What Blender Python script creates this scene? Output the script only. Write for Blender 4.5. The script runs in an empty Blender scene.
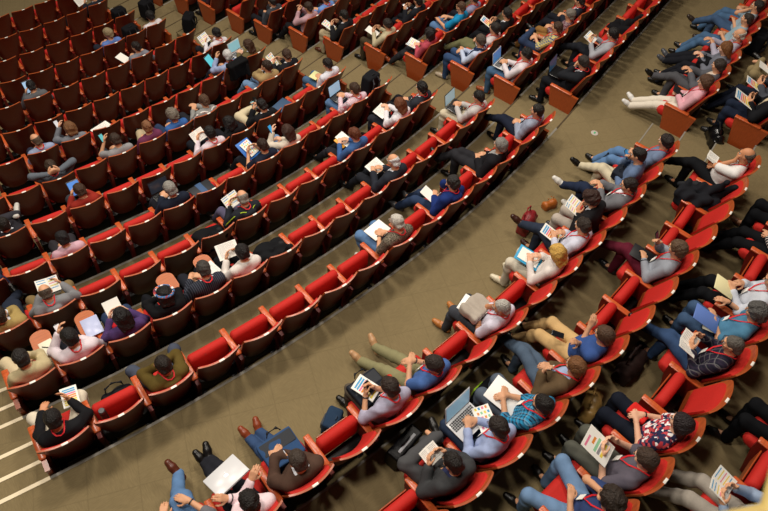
import bpy, math, random, time
import numpy as np
from mathutils import Vector, Matrix
T_START = time.time()
C = bpy.context.scene.collection
rng = random.Random(7)

# ------------------------------------------------------------------ materials
def lin(h):
    h = h.lstrip('#'); v = [int(h[i:i+2], 16)/255 for i in (0, 2, 4)]
    return tuple(x/12.92 if x <= .04045 else ((x+.055)/1.055)**2.4 for x in v) + (1,)
MATS = {}
def mat(key, col, rough=.6, kind='plain', col2=None, scale=1.0, spec=.4, bump=.0, coat=0, emit=0):
    k = (key, col, kind, col2)
    if k in MATS: return MATS[k]
    m = bpy.data.materials.new(key); m.use_nodes = True
    nt = m.node_tree; N = nt.nodes; L = nt.links; b = N['Principled BSDF']
    c1 = lin(col)
    b.inputs['Roughness'].default_value = rough
    b.inputs['Specular IOR Level'].default_value = spec
    b.inputs['Coat Weight'].default_value = coat
    b.inputs['Coat Roughness'].default_value = .25
    tc = N.new('ShaderNodeTexCoord')
    def noise(s, det=3, vec=None):
        n = N.new('ShaderNodeTexNoise'); n.inputs['Scale'].default_value = s; n.inputs['Detail'].default_value = det
        L.new(vec or tc.outputs['Object'], n.inputs['Vector']); return n
    def mixc(fac, a, bb):
        x = N.new('ShaderNodeMix'); x.data_type = 'RGBA'
        if isinstance(fac, float): x.inputs[0].default_value = fac
        else: L.new(fac, x.inputs[0])
        for s, v in ((6, a), (7, bb)):
            if isinstance(v, tuple): x.inputs[s].default_value = v
            else: L.new(v, x.inputs[s])
        return x.outputs[2]
    def mapping(scale, rot=(0, 0, 0)):
        mp = N.new('ShaderNodeMapping'); mp.inputs['Scale'].default_value = scale; mp.inputs['Rotation'].default_value = rot
        L.new(tc.outputs['Object'], mp.inputs['Vector']); return mp.outputs[0]
    def math_(op, a, bb):
        x = N.new('ShaderNodeMath'); x.operation = op
        for i, v in enumerate((a, bb)):
            if isinstance(v, (int, float)): x.inputs[i].default_value = v
            else: L.new(v, x.inputs[i])
        return x.outputs[0]
    def sep(v):
        s = N.new('ShaderNodeSeparateXYZ'); L.new(v, s.inputs[0]); return s.outputs
    dark = tuple(x*.72 for x in c1[:3]) + (1,)
    out = None; bh = None
    if kind == 'cloth':
        n = noise(60*scale, 4); out = mixc(n.outputs[0], tuple(x*.86 for x in c1[:3])+(1,), tuple(min(1, x*1.1) for x in c1[:3])+(1,)); bh = noise(220, 2).outputs[0]; bump = bump or .15
    elif kind == 'wood':
        n = noise(6, 6, mapping((1, 14, 3))); out = mixc(n.outputs[0], tuple(x*.6 for x in c1[:3])+(1,), tuple(min(1, x*1.3) for x in c1[:3])+(1,))
    elif kind == 'plaid':
        s = sep(mapping((1, 1, 1)))
        def band(o, f, t):
            w = math_('SINE', math_('MULTIPLY', o, f*1.15), 0); return math_('GREATER_THAN', w, t)
        a = band(s[0], 150, .3); bb = band(s[2], 150, .3); c3 = band(s[0], 75, .93); c4 = band(s[2], 75, .93)
        f = math_('MULTIPLY', math_('ADD', a, bb), .5)
        out = mixc(f, c1, lin(col2)); out = mixc(math_('MULTIPLY', math_('MAXIMUM', c3, c4), .12), out, (.75, .75, .7, 1))
    elif kind == 'stripe':
        s = sep(mapping((1, 1, 1))); w = math_('SINE', math_('MULTIPLY', s[0], 260), 0)
        out = mixc(math_('GREATER_THAN', w, .55), c1, lin(col2))
    elif kind == 'flower':
        v = N.new('ShaderNodeTexVoronoi'); v.inputs['Scale'].default_value = 34; L.new(tc.outputs['Object'], v.inputs['Vector'])
        r = N.new('ShaderNodeValToRGB'); r.color_ramp.interpolation = 'CONSTANT'
        e = r.color_ramp.elements; e[0].color = c1; e[0].position = 0; e[1].position = .35; e[1].color = lin(col2)
        for p_, cc in ((.55, 'e8e4e4'), (.72, 'a03038'), (.86, '1e2440')):
            x = e.new(p_); x.color = lin(cc)
        s = sep(v.outputs['Color']); L.new(s[0], r.inputs[0]); out = r.outputs[0]
    elif kind == 'speckle':
        n = noise(90, 6); r = N.new('ShaderNodeValToRGB'); e = r.color_ramp.elements
        e[0].position = .42; e[0].color = c1; e[1].position = .6; e[1].color = lin(col2); L.new(n.outputs[0], r.inputs[0]); out = r.outputs[0]
    elif kind == 'denim':
        n = noise(9, 3); n2 = noise(150, 2)
        out = mixc(n.outputs[0], dark, tuple(min(1, x*1.35) for x in c1[:3])+(1,)); bh = n2.outputs[0]; bump = .1
    elif kind == 'hair':
        n = noise(16, 5, mapping((5, 5, 2))); out = mixc(n.outputs[0], tuple(x*.3 for x in c1[:3])+(1,), tuple(min(1, x*2.0) for x in c1[:3])+(1,)); bh = n.outputs[0]; bump = 1.0
    elif kind == 'skin':
        n = noise(20, 3); out = mixc(n.outputs[0], (c1[0]*.88, c1[1]*.82, c1[2]*.8, 1), (min(1, c1[0]*1.06), c1[1]*1.03, c1[2]*1.03, 1))
        b.inputs['Subsurface Weight'].default_value = .0
    elif kind == 'leather':
        n = noise(30, 3); out = mixc(n.outputs[0], dark, c1); bh = noise(90, 3).outputs[0]; bump = .2
    elif kind == 'carpet':
        chk = N.new('ShaderNodeTexChecker'); chk.inputs['Scale'].default_value = 1.0
        chk.inputs[1].default_value = (0, 0, 0, 1); chk.inputs[2].default_value = (1, 1, 1, 1)
        L.new(mapping((2, 2, 0), (0, 0, .3)), chk.inputs['Vector'])
        a = noise(1, 3, mapping((150, 12, 0), (0, 0, .3))); bb = noise(1, 3, mapping((12, 150, 0), (0, 0, .3)))
        f = mixc(chk.outputs[1], a.outputs[0], bb.outputs[0])
        big = noise(.8, 3); fine = noise(260, 2)
        f2 = math_('ADD', math_('MULTIPLY', f, .75), math_('MULTIPLY', fine.outputs[0], .35))
        o1 = mixc(f2, tuple(x*.5 for x in c1[:3])+(1,), tuple(x*1.55 for x in c1[:3])+(1,))
        out = mixc(math_('MULTIPLY', big.outputs[0], .35), o1, lin(col2))
        br = N.new('ShaderNodeTexBrick'); br.offset = 0; br.inputs['Scale'].default_value = 1; br.inputs['Mortar Size'].default_value = .006
        br.inputs['Brick Width'].default_value = .5; br.inputs['Row Height'].default_value = .5
        L.new(mapping((1, 1, 0), (0, 0, .3)), br.inputs['Vector'])
        out = mixc(math_('MULTIPLY', br.outputs['Fac'], .25), out, tuple(x*.5 for x in c1[:3])+(1,)); bh = f2; bump = .25
    if out is None: b.inputs['Base Color'].default_value = c1
    else: L.new(out, b.inputs['Base Color'])
    if bh is not None:
        bp = N.new('ShaderNodeBump'); bp.inputs['Strength'].default_value = bump; bp.inputs['Distance'].default_value = .02 if kind == 'hair' else .004
        L.new(bh, bp.inputs['Height']); L.new(bp.outputs[0], b.inputs['Normal'])
    if emit:
        b.inputs['Emission Color'].default_value = c1; b.inputs['Emission Strength'].default_value = emit
    if key == 'metal': b.inputs['Metallic'].default_value = .85
    MATS[k] = m; return m

# ------------------------------------------------------------------ plain mesh builder
class MB:
    def __init__(s): s.v = []; s.f = []; s.m = []
    def add(s, vs, fs, mi=0):
        o = len(s.v); s.v += [tuple(v) for v in vs]; s.f += [tuple(i+o for i in f) for f in fs]; s.m += [mi]*len(fs); return s
    def box(s, c, d, M=None, mi=0, bev=0.0):
        x, y, z = d[0]/2, d[1]/2, d[2]/2
        if bev:
            b = min(bev, x*.95, y*.95, z*.95); vs = []
            # chamfered box from three nested rings
            prof = [(-z, b), (-z+b, 0), (z-b, 0), (z, b)]
            ring = lambda i: [(-x+i, -y+b), (-x+b, -y+i), (x-b, -y+i), (x-i, -y+b), (x-i, y-b), (x-b, y-i), (-x+b, y-i), (-x+i, y-b)]
            fs = []
            for (zz, i) in prof: vs += [(p[0], p[1], zz) for p in (ring(0) if i == 0 else [(q[0]*(x-b)/x, q[1]*(y-b)/y) for q in ring(0)])]
            for r in range(3):
                for j in range(8): a = r*8+j; bb = r*8+(j+1) % 8; fs.append((a, bb, bb+8, a+8))
            fs.append(tuple(range(7, -1, -1))); fs.append(tuple(range(24, 32)))
        else:
            vs = [(sx*x, sy*y, sz*z) for sz in (-1, 1) for sx, sy in ((-1, -1), (1, -1), (1, 1), (-1, 1))]
            fs = [(3, 2, 1, 0), (4, 5, 6, 7)] + [(i, (i+1) % 4, (i+1) % 4+4, i+4) for i in range(4)]
        vs = [Vector(v) for v in vs]
        if M is not None: vs = [M @ v for v in vs]
        c = Vector(c); return s.add([v+c for v in vs], fs, mi)
    def prism(s, poly, x0, x1, mi=0, axis='x'):
        n = len(poly)
        mk = {'x': lambda p, t: (t, p[0], p[1]), 'y': lambda p, t: (p[0], t, p[1]), 'z': lambda p, t: (p[0], p[1], t)}[axis]
        vs = [mk(p, x0) for p in poly]+[mk(p, x1) for p in poly]
        fs = [tuple(range(n)), tuple(range(2*n-1, n-1, -1))]+[(i, i+n, (i+1) % n+n, (i+1) % n) for i in range(n)]
        return s.add(vs, fs, mi)
    def tube(s, pts, r, n=8, mi=0, closed=False, flat=1.0):
        pts = [Vector(p) for p in pts]; m = len(pts); vs = []; fs = []
        up = Vector((0, 0, 1))
        for i, p in enumerate(pts):
            a = pts[i-1] if (i or closed) else p; b = pts[(i+1) % m] if (i < m-1 or closed) else p
            t = (b-a).normalized(); x = t.cross(up)
            if x.length < .05: x = t.cross(Vector((1, 0, 0)))
            x.normalize(); y = x.cross(t).normalized()
            rr = r[i] if isinstance(r, (list, tuple)) else r
            for j in range(n):
                an = 2*math.pi*j/n; vs.append(p+x*math.cos(an)*rr+y*math.sin(an)*rr*flat)
        for i in range(m if closed else m-1):
            for j in range(n):
                a = i*n+j; b = i*n+(j+1) % n; c = ((i+1) % m)*n+(j+1) % n; d = ((i+1) % m)*n+j; fs.append((a, b, c, d))
        if not closed: fs.append(tuple(range(n-1, -1, -1))); fs.append(tuple(range((m-1)*n, m*n)))
        return s.add(vs, fs, mi)
    def mesh(s, name, mats, smooth=True):
        me = bpy.data.meshes.new(name); me.from_pydata([tuple(v) for v in s.v], [], s.f)
        for m in mats: me.materials.append(m)
        if len(mats) > 1: me.polygons.foreach_set('material_index', s.m)
        if smooth: me.polygons.foreach_set('use_smooth', [True]*len(me.polygons)); me.set_sharp_from_angle(angle=math.radians(38))
        me.update(); return me

def link(name, me, parent=None, M=None):
    o = bpy.data.objects.new(name, me); C.objects.link(o)
    if parent is not None: o.parent = parent
    if M is not None: o.matrix_local = M
    return o
def tag(o, label, cat, group=None, kind=None):
    o['label'] = label
    if cat: o['category'] = cat
    if group: o['group'] = group
    if kind: o['kind'] = kind
    return o

# ------------------------------------------------------------------ the hall's plan: rows are arcs that run straight past angle TS
TS = 0.317876
def place(R, th, z=0.0):
    a = min(th, TS); s = max(th-TS, 0)
    return Vector((R*math.cos(a)-R*s*math.sin(TS), R*math.sin(a)+R*s*math.cos(TS), z))
def frame(R, th, z):
    a = min(th, TS); return Matrix.Translation(place(R, th, z)) @ Matrix.Rotation(a+math.pi/2, 4, 'Z')
ROWS = {
'F1': (23.997, -0.422, 0.5493, 0, [-0.0277, -0.0048, 0.0183, 0.0412, 0.0642, 0.087, 0.1097, 0.1313, 0.1555, 0.1782, 0.201, 0.2238, 0.2474, 0.2708, 0.2928]),
'G1': (23.997, -0.422, 0.553, 0, [0.3602, 0.3833, 0.4063, 0.4294, 0.4524, 0.4755, 0.4985, 0.5215, 0.5446, 0.5676]),
'F2': (22.992, -0.79, 0.5341, 0, [-0.0324, -0.0091, 0.0148, 0.0376, 0.061, 0.0839, 0.1073, 0.1309, 0.154, 0.1772, 0.1998, 0.2234, 0.246, 0.2704, 0.293]),
'G2': (22.992, -0.79, 0.553, 0, [0.3612, 0.3853, 0.4093, 0.4334, 0.4574, 0.4815, 0.5055, 0.5296, 0.5536, 0.5777]),
'F3': (21.999, -1.142, 0.551, 0, [-0.0367, -0.0116, 0.0137, 0.0388, 0.064, 0.0891, 0.1139, 0.1396, 0.1645, 0.1896, 0.2138, 0.2395, 0.2627, 0.2878]),
'G3': (21.999, -1.142, 0.553, 0, [0.3723, 0.3974, 0.4225, 0.4477, 0.4728, 0.498, 0.5231, 0.5482, 0.5734]),
'F4': (21.01, -1.473, 0.5395, -1, [-0.0429, -0.0174, 0.0086, 0.034, 0.0601, 0.0856, 0.1114, 0.1368, 0.1626, 0.1879, 0.2136, 0.2396, 0.2649, 0.2909]),
'G4': (21.01, -1.473, 0.553, 0, [0.3739, 0.4002, 0.4265, 0.4528, 0.4792, 0.5055, 0.5318, 0.5581]),
'F5': (20.019, -1.779, 0.5587, 0, [-0.0204, 0.0079, 0.0359, 0.0639, 0.092, 0.1196, 0.147, 0.1746, 0.2034, 0.2318, 0.259, 0.287]),
'G5': (20.019, -1.779, 0.553, 0, [0.3781, 0.4058, 0.4334, 0.461, 0.4886, 0.5163, 0.5439, 0.5715]),
'F6': (19.027, -2.082, 0.5349, -1, [-0.0265, 0.0013, 0.0296, 0.0579, 0.0858, 0.1148, 0.1432, 0.1712, 0.1986, 0.2263, 0.2535, 0.2814]),
'G6': (19.027, -2.082, 0.553, 0, [0.376, 0.4051, 0.4342, 0.4632, 0.4923, 0.5214, 0.5504]),
'F7': (18.05, -2.342, 0.56, 0, [0.0004, 0.0319, 0.0631, 0.0939, 0.1251, 0.1562, 0.1871, 0.218, 0.249, 0.2801]),
'G7': (18.05, -2.342, 0.553, 0, [0.3792, 0.4098, 0.4405, 0.4711, 0.5017, 0.5324, 0.563]),
'F8': (17.077, -2.603, 0.5439, -1, [-0.0086, 0.0231, 0.055, 0.0874, 0.119, 0.1509, 0.182, 0.2135, 0.2464, 0.278]),
'G8': (17.077, -2.603, 0.553, 0, [0.378, 0.4104, 0.4428, 0.4751, 0.5075, 0.5399]),
'F9': (16.123, -2.836, 0.5544, -1, [-0.0076, 0.0262, 0.0613, 0.0958, 0.1306, 0.1643, 0.1986, 0.2334, 0.2672]),
'G9': (16.123, -2.836, 0.553, 0, [0.3865, 0.4208, 0.4551, 0.4894, 0.5237]),
'F10': (15.162, -3.057, 0.5422, -1, [0.0154, 0.0508, 0.0874, 0.1232, 0.159, 0.1941, 0.2297, 0.2647]),
'G10': (15.162, -3.057, 0.553, 0, [0.3909, 0.4273, 0.4638, 0.5003]),
'F11': (14.225, -3.256, 0.5543, 0, [0.0581, 0.0981, 0.1375, 0.1763, 0.2143, 0.2538]),
'G11': (14.225, -3.256, 0.553, 0, [0.3957, 0.4345, 0.4734]),
'F12': (13.254, -3.43, 0.5493, -1, [0.0419, 0.0835, 0.1248, 0.1663, 0.2076, 0.2492]),
'G12': (13.254, -3.43, 0.553, 0, [0.4014, 0.4431]),
'F13': (12.277, -3.579, 0.5496, 0, [0.0976, 0.1427, 0.1869, 0.2319]),
'H1': (25.754, 0.0, 0.556, -3, [-0.0238, -0.0022, 0.0194, 0.041, 0.0627, 0.0843, 0.1058, 0.1274, 0.1488, 0.1705, 0.192, 0.2135, 0.235, 0.2568, 0.2785, 0.3017]),
'K1': (25.754, 0.0, 0.556, 0, [0.371, 0.3925, 0.4141, 0.4356, 0.4572, 0.4787, 0.5003, 0.5218, 0.5434, 0.5649, 0.5865]),
'H2': (26.737, 0.3, 0.5498, -3, [0.0186, 0.0392, 0.0598, 0.0804, 0.1008, 0.1214, 0.1419, 0.1625, 0.1831, 0.2038, 0.2241, 0.2449, 0.2655, 0.2862, 0.3065]),
'K2': (26.737, 0.3, 0.5498, 0, [0.372, 0.3928, 0.4135, 0.4343, 0.455, 0.4758, 0.4966, 0.5173, 0.5381]),
'H3': (27.72, 0.599, 0.5634, -1, [0.1056, 0.1259, 0.1462, 0.1667, 0.1871, 0.2072, 0.2276, 0.2479, 0.2682, 0.2885, 0.3089, 0.3292]),
'K3': (27.72, 0.599, 0.5634, 0, [0.3701]),
'H4': (28.704, 0.899, 0.55, 0, [0.1375, 0.1566, 0.1758, 0.1949, 0.2141, 0.2333]),
}
DN, DNH, DHH = 0.0024, -0.0533, 0.29963

# ------------------------------------------------------------------ camera
def camera():
    cx = 27.14466; cz = 6.97396; a, b, c = 2.37464, .93395, .18813; f = math.exp(-.43282)*1000
    fw = Vector((math.cos(a)*math.cos(b), math.sin(a)*math.cos(b), -math.sin(b))); rt = Vector((math.sin(a), -math.cos(a), 0)); up = rt.cross(fw)
    r2 = rt*math.cos(c)+up*math.sin(c); u2 = -rt*math.sin(c)+up*math.cos(c)
    cd = bpy.data.cameras.new('camera'); o = bpy.data.objects.new('camera', cd); C.objects.link(o)
    M = Matrix((r2, u2, -fw)).transposed().to_4x4(); M.translation = Vector((cx, 0, cz)); o.matrix_world = M
    cd.sensor_width = 36; cd.lens = 36*f/768; cd.clip_end = 200; cd.clip_start = .05
    cd.dof.use_dof = True; cd.dof.focus_distance = 10.5; cd.dof.aperture_fstop = 3.2
    bpy.context.scene.camera = o; return o
cam = camera()

# ------------------------------------------------------------------ shared materials
CARPET = mat('carpet', '7e6f50', .95, 'carpet', col2='564c38', spec=.1)
NOSING = mat('nosing_strip', '8c877c', .5, spec=.4)
CREAM = mat('cream_nosing', 'e6d6b4', .5)
DARKN = mat('dark_nosing', '4a3c28', .6)
ORANGE = mat('orange_wood', 'c0582a', .34, 'wood', coat=.35)
BROWN = mat('brown_wood', '682312', .34, 'wood', coat=.08, spec=.3)
PANELW = mat('panel_wood', 'a34a20', .35, 'wood', coat=.3)
REDP = mat('red_panel', '70180f', .5, 'wood')
RED = mat('red_fabric', 'bb261f', .75, 'cloth', spec=.25)
BLACKM = mat('black_metal', '0d0c0c', .5)
PLATE = mat('plate', 'efe9df', .4)

# ------------------------------------------------------------------ floor
FR = [(ROWS['F%d' % i][0], ROWS['F%d' % i][1]) for i in range(1, 14)]
EDGES = []                                    # (radius, z outside/behind, z inside/in front)
zb = 0.0
for R, z in FR: EDGES.append((R+DN, zb, z)); zb = z
HR = [25.75374+.98337*i for i in range(5)]
HEDGE = [(HR[i]+DNH, DHH*(i+1), DHH*i) for i in range(5)]
TH = [-.42+.02*i for i in range(37)]+[TS]
TH = sorted(t for t in TH if t <= TS)
def arc(R, z, lo=-.42, hi=1.35):
    n = max(2, int((hi-lo)/.015)); t = [lo+(hi-lo)*i/n for i in range(n+1)]
    return [place(R, x, z) for x in t]
def strip(mb, A, B, mi=0):
    o = len(mb.v); n = len(A); mb.v += [tuple(p) for p in A]+[tuple(p) for p in B]
    for i in range(n-1): mb.f.append((o+i, o+i+1, o+n+i+1, o+n+i)); mb.m.append(mi)
mb = MB()
bands = [(3.0, FR[-1][1])]
allE = sorted([(e[0], e[2], e[1]) for e in EDGES]+[(e[0], e[2], e[1]) for e in HEDGE])
prev = 3.0
for (R, zin, zout) in allE:
    strip(mb, arc(R, zin), arc(prev, zin)); strip(mb, arc(R, zout), arc(R, zin)); prev = R
strip(mb, arc(prev+2.5, allE[-1][2]), arc(prev, allE[-1][2]))
fl = link('floor', mb.mesh('floor', [CARPET], smooth=False)); fl['kind'] = 'structure'

def arcbox(mb, R0, R1, z0, z1, lo, hi):
    """block between two radii and two heights along the arc"""
    a, b, c, d = arc(R0, z0, lo, hi), arc(R1, z0, lo, hi), arc(R1, z1, lo, hi), arc(R0, z1, lo, hi)
    strip(mb, a, b); strip(mb, b, c); strip(mb, c, d); strip(mb, d, a)
    for k in (0, -1):
        o = len(mb.v); mb.v += [tuple(x[k]) for x in (a, b, c, d)]; mb.f.append((o, o+1, o+2, o+3)); mb.m.append(0)
tn = 0
def trim(m, *boxes):
    global tn; tn += 1; mb = MB()
    for b in boxes: arcbox(mb, *b)
    o = link('trim_%d' % tn, mb.mesh('trim', [m], smooth=False)); o['kind'] = 'structure'
def row_left(n): R, z, p, k0, t = ROWS[n]; return t[0]-p/2/R
def row_right(n): R, z, p, k0, t = ROWS[n]; return t[-1]+p/2/R
LA = lambda R: ROWS['F1'][4][0]-.30/R if R > 23.5 else (ROWS['F2'][4][0]-.30/R if R > 22.5 else -1.25/R)           # left end of the front block
for i, (R, zo, zi) in enumerate(EDGES):
    trim(NOSING, (R-.028, R+.004, zo-.012, zo+.004, LA(R), TS+.02/R))
    trim(NOSING, (R-.028, R+.004, zo-.012, zo+.004, TS+.82/R, 1.0))
for i, (R, zo, zi) in enumerate(HEDGE[:4]):
    trim(NOSING, (R-.02, R+.004, zo-.02, zo+.004, -.3, TS+.01)); trim(NOSING, (R-.02, R+.004, zo-.02, zo+.004, TS+1.12/R, 1.0))
st = MB()
for i, (R, zo, zi) in enumerate(EDGES):
    h = zo-zi; l = -.42; r = LA(R)
    w = .31
    boxes = [(R-.035, R+.006, zo-.03, zo+.006, l, r)]
    for j in (1, 2):
        arcbox(st, R-w*j, R-w*(j-1), zi-.01, zo-h*j/3, l, r); boxes.append((R-w*j-.006, R-w*j+.035, zo-h*j/3-.03, zo-h*j/3+.006, l, r))
    if i < 6: trim(CREAM, *boxes)
    lo, hi = TS+.0/R, TS+.80/R
    arcbox(st, R-.5, R, zi-.01, zo-h/2, lo, hi)
    trim(DARKN, (R-.02, R+.004, zo-.02, zo+.005, lo, hi), (R-.52, R-.5, zo-h/2-.02, zo-h/2+.005, lo, hi))
for i, (R, zo, zi) in enumerate(HEDGE[:3]):
    h = zo-zi; lo, hi = TS+.1/R, TS+1.1/R
    arcbox(st, R-.5, R, zi-.01, zo-h/2, lo, hi)
    trim(NOSING, (R-.02, R+.004, zo-.02, zo+.005, lo, hi), (R-.52, R-.5, zo-h/2-.02, zo-h/2+.005, lo, hi))
so = link('floor_steps', st.mesh('floor_steps', [CARPET], smooth=False)); so['kind'] = 'structure'

# ------------------------------------------------------------------ the theatre seat
def grid_shell(z0, z1, wtop, y0, thick, bulge=0., inset=0., nu=14, nv=10, wrap=.06):
    """a curved back panel with a front and a back skin and a rim"""
    F = []; B = []
    for j in range(nv+1):
        v = j/nv
        w = (wtop-inset)*(1-.10*(1-v))
        if v > .93: w *= 1-.05*(v-.93)/.07
        for i in range(nu+1):
            u = -1+2*i/nu; x = u*w
            y = y0(v)+wrap*abs(u)**2.2
            zb = z0+.15*abs(u)**4; zz = zb+(z1-zb)*v-.012*u**4*v
            bl = bulge*(1-u**4)*(1-(2*v-1)**6)
            F.append((x, y+thick/2+bl, zz)); B.append((x, y-thick/2, zz))
    n = (nu+1)*(nv+1); f = []; m = []
    id_ = lambda i, j: j*(nu+1)+i
    for j in range(nv):
        for i in range(nu):
            a, b, c, d = id_(i, j), id_(i+1, j), id_(i+1, j+1), id_(i, j+1)
            f.append((b, a, d, c)); m.append(1); f.append((a+n, b+n, c+n, d+n)); m.append(0)
    per = [id_(i, 0) for i in range(nu)]+[id_(nu, j) for j in range(nv)]+[id_(i, nv) for i in range(nu, 0, -1)]+[id_(0, j) for j in range(nv, 0, -1)]
    for a, b in zip(per, per[1:]+per[:1]): f.append((a, b, b+n, a+n)); m.append(1)
    return F+B, f, m
BY = lambda v: .175*(1-v)**.95
def stadium(cy, cz, L, t, ang, n=7):
    """rounded slab profile in y,z; L length, t thickness, ang of its long axis"""
    pts = []; h = L/2-t/2
    for k in range(n+1):
        a = -math.pi/2+math.pi*k/n; pts.append((h+t/2*math.cos(a), t/2*math.sin(a)))
    for k in range(n+1):
        a = math.pi/2+math.pi*k/n; pts.append((-h+t/2*math.cos(a), t/2*math.sin(a)))
    ca, sa = math.cos(ang), math.sin(ang)
    return [(cy+p*ca-q*sa, cz+p*sa+q*ca) for p, q in pts]
def pad(poly, hw, cy, cz):
    """extruded pad with softened ends"""
    mb = MB(); n = len(poly); xs = [(-hw, .72), (-hw+.012, .9), (-hw+.035, 1), (hw-.035, 1), (hw-.012, .9), (hw, .72)]
    vs = [(x, cy+(p[0]-cy)*s, cz+(p[1]-cz)*s) for x, s in xs for p in poly]; fs = []
    for r in range(len(xs)-1):
        for j in range(n): a = r*n+j; b = r*n+(j+1) % n; fs.append((a, a+n, b+n, b))
    fs.append(tuple(range(n))); fs.append(tuple(range(len(xs)*n-1, (len(xs)-1)*n-1, -1)))
    return mb.add(vs, fs)
v, f, m = grid_shell(.30, 1.005, .258, BY, .020)
mbs = MB(); mbs.v = v; mbs.f = f; mbs.m = m; ME_SHELL = mbs.mesh('backrest_shell', [BROWN, mat('rim_wood', 'aa5228', .38, 'wood', coat=.2)])
v, f, m = grid_shell(.42, .940, .222, lambda v: BY(.17+v*.73)+.014, .028, bulge=.020, inset=0, wrap=.052)
mbs = MB(); mbs.v = v; mbs.f = f; mbs.m = [0]*len(f); ME_BACK = mbs.mesh('backrest_cushion', [RED])
ME_ROLL = pad(stadium(.395, .49, .32, .118, math.radians(86)), .236, .395, .49).mesh('seat_cushion', [RED])
ME_FLAT = pad(stadium(.425, .368, .43, .125, math.radians(4)), .238, .425, .368).mesh('seat_cushion', [RED])
ME_PANF = MB().box((0, .468, .43), (.40, .014, .24), Matrix.Rotation(math.radians(-8), 3, 'X'), bev=.005).mesh('seat_pan', [PANELW])
ME_PANO = MB().box((0, .41, .297), (.42, .36, .016), Matrix.Rotation(math.radians(4), 3, 'X'), bev=.005).mesh('seat_pan', [BROWN])
XA = .2765
def arm_mesh():
    return MB().box((-XA, .36, .576), (.070, .40, .030), bev=.008).mesh('armrest', [ORANGE])
ME_ARM = arm_mesh()
def panel_mesh(pr, t, m): return MB().prism(pr, -XA-t/2, -XA+t/2).mesh('side_panel', [m], smooth=False)
ME_SIDE = panel_mesh([(.16, .03), (.42, .03), (.54, .42), (.555, .562), (.09, .562)], .044, REDP)
ME_END = panel_mesh([(.09, .02), (.40, .02), (.56, .562), (.03, .562)], .050, PANELW)
fm = MB().box((0, .29, .18), (.50, .12, .22), bev=.01).box((-.2, .26, .14), (.04, .05, .30)).box((.2, .26, .14), (.04, .05, .30)).box((-.2, .28, .012), (.07, .2, .024), bev=.006).box((.2, .28, .012), (.07, .2, .024), bev=.006)  # legs and feet are frame; the broad black box stands for under-seat shade
ME_FRAME_SHADE = fm.mesh('seat_frame_and_shade', [BLACKM])
ME_PLATE = MB().box((0, .0, 1.005), (.062, .024, .004), bev=.001).mesh('number_plate', [PLATE])
tb = MB(); tb.v = []; 
pr = []
for k in range(14):
    a = math.pi*k/13; pr.append((.10+.13*math.cos(a), .10*math.sin(a)+.17))
pr += [(-.03, -.06), (.02, -.14), (.16, -.14), (.23, -.02)]
tb.prism([(p[0]*.88-.17, p[1]*.88+.56) for p in pr], .600, .614, axis='z')
ME_TABLET = tb.mesh('writing_tablet', [mat('tablet_wood', 'b3602f', .35, 'wood', coat=.3)])

def seat(M, label, folded=True, lend=False, rend=False, tablet=False, group=None):
    r = bpy.data.objects.new('theater_seat', None); C.objects.link(r); r.matrix_world = M; r.empty_display_size = .1
    tag(r, label, 'seat', group)
    P = lambda n, me, X=None: link(n, me, r, X)
    P('backrest_shell', ME_SHELL); P('backrest_cushion', ME_BACK); P('seat_cushion', ME_ROLL if folded else ME_FLAT)
    P('seat_pan', ME_PANF if folded else ME_PANO); P('seat_frame_and_shade', ME_FRAME_SHADE); P('number_plate', ME_PLATE)
    P('armrest', ME_ARM); P('side_panel', ME_END if lend else ME_SIDE)
    if rend:
        X = Matrix.Translation((2*XA, 0, 0)); P('armrest', ME_ARM, X); P('side_panel', ME_END, X)
    if tablet:
        P('writing_tablet', ME_TABLET, Matrix.Translation((.27, .06, 0)) @ Matrix.Rotation(0, 4, 'Z'))
    return r

# ------------------------------------------------------------------ organic surfaces: smooth unions of tapered limbs, meshed on a grid
def V(*a): return np.array(a, dtype=np.float64)
def nrm(v): n = np.linalg.norm(v); return v/n if n > 1e-9 else v
class Body:
    def __init__(s): s.p = []
    def cone(s, a, b, ra, rb=None, k=.02): s.p.append(('c', np.array(a, float), np.array(b, float), ra, ra if rb is None else rb, k, 1)); return s
    def ell(s, c, r, R=None, k=.02, sign=1): s.p.append(('e', np.array(c, float), np.array(r, float), np.eye(3) if R is None else R, 0, k, sign)); return s
    def box(s, c, h, R=None, rd=.01, k=.01): s.p.append(('b', np.array(c, float), np.array(h, float), np.eye(3) if R is None else R, rd, k, 1)); return s
def prim_d(p, X, Y, Z):
    if p[0] == 'c':
        _, a, b, ra, rb, k, s = p; ba = b-a; L = ba@ba
        px, py, pz = X-a[0], Y-a[1], Z-a[2]
        t = np.clip((px*ba[0]+py*ba[1]+pz*ba[2])/max(L, 1e-9), 0, 1)
        return np.sqrt((px-t*ba[0])**2+(py-t*ba[1])**2+(pz-t*ba[2])**2)-(ra+(rb-ra)*t)
    c = p[1]; r = p[2]; R = p[3]; px, py, pz = X-c[0], Y-c[1], Z-c[2]
    q = [px*R[0, i]+py*R[1, i]+pz*R[2, i] for i in range(3)]
    if p[0] == 'e':
        k0 = np.sqrt((q[0]/r[0])**2+(q[1]/r[1])**2+(q[2]/r[2])**2); k1 = np.sqrt((q[0]/r[0]**2)**2+(q[1]/r[1]**2)**2+(q[2]/r[2]**2)**2)
        return k0*(k0-1)/np.maximum(k1, 1e-6)
    d = [np.abs(q[i])-r[i] for i in range(3)]
    return np.sqrt(sum(np.maximum(x, 0)**2 for x in d))+np.minimum(np.maximum(np.maximum(d[0], d[1]), d[2]), 0)-p[4]
def prim_bb(p):
    if p[0] == 'c': m = max(p[3], p[4]); return np.minimum(p[1], p[2])-m, np.maximum(p[1], p[2])+m
    e = np.abs(p[3])@p[2]+(p[4] if p[0] == 'b' else 0); return p[1]-e, p[1]+e
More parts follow.
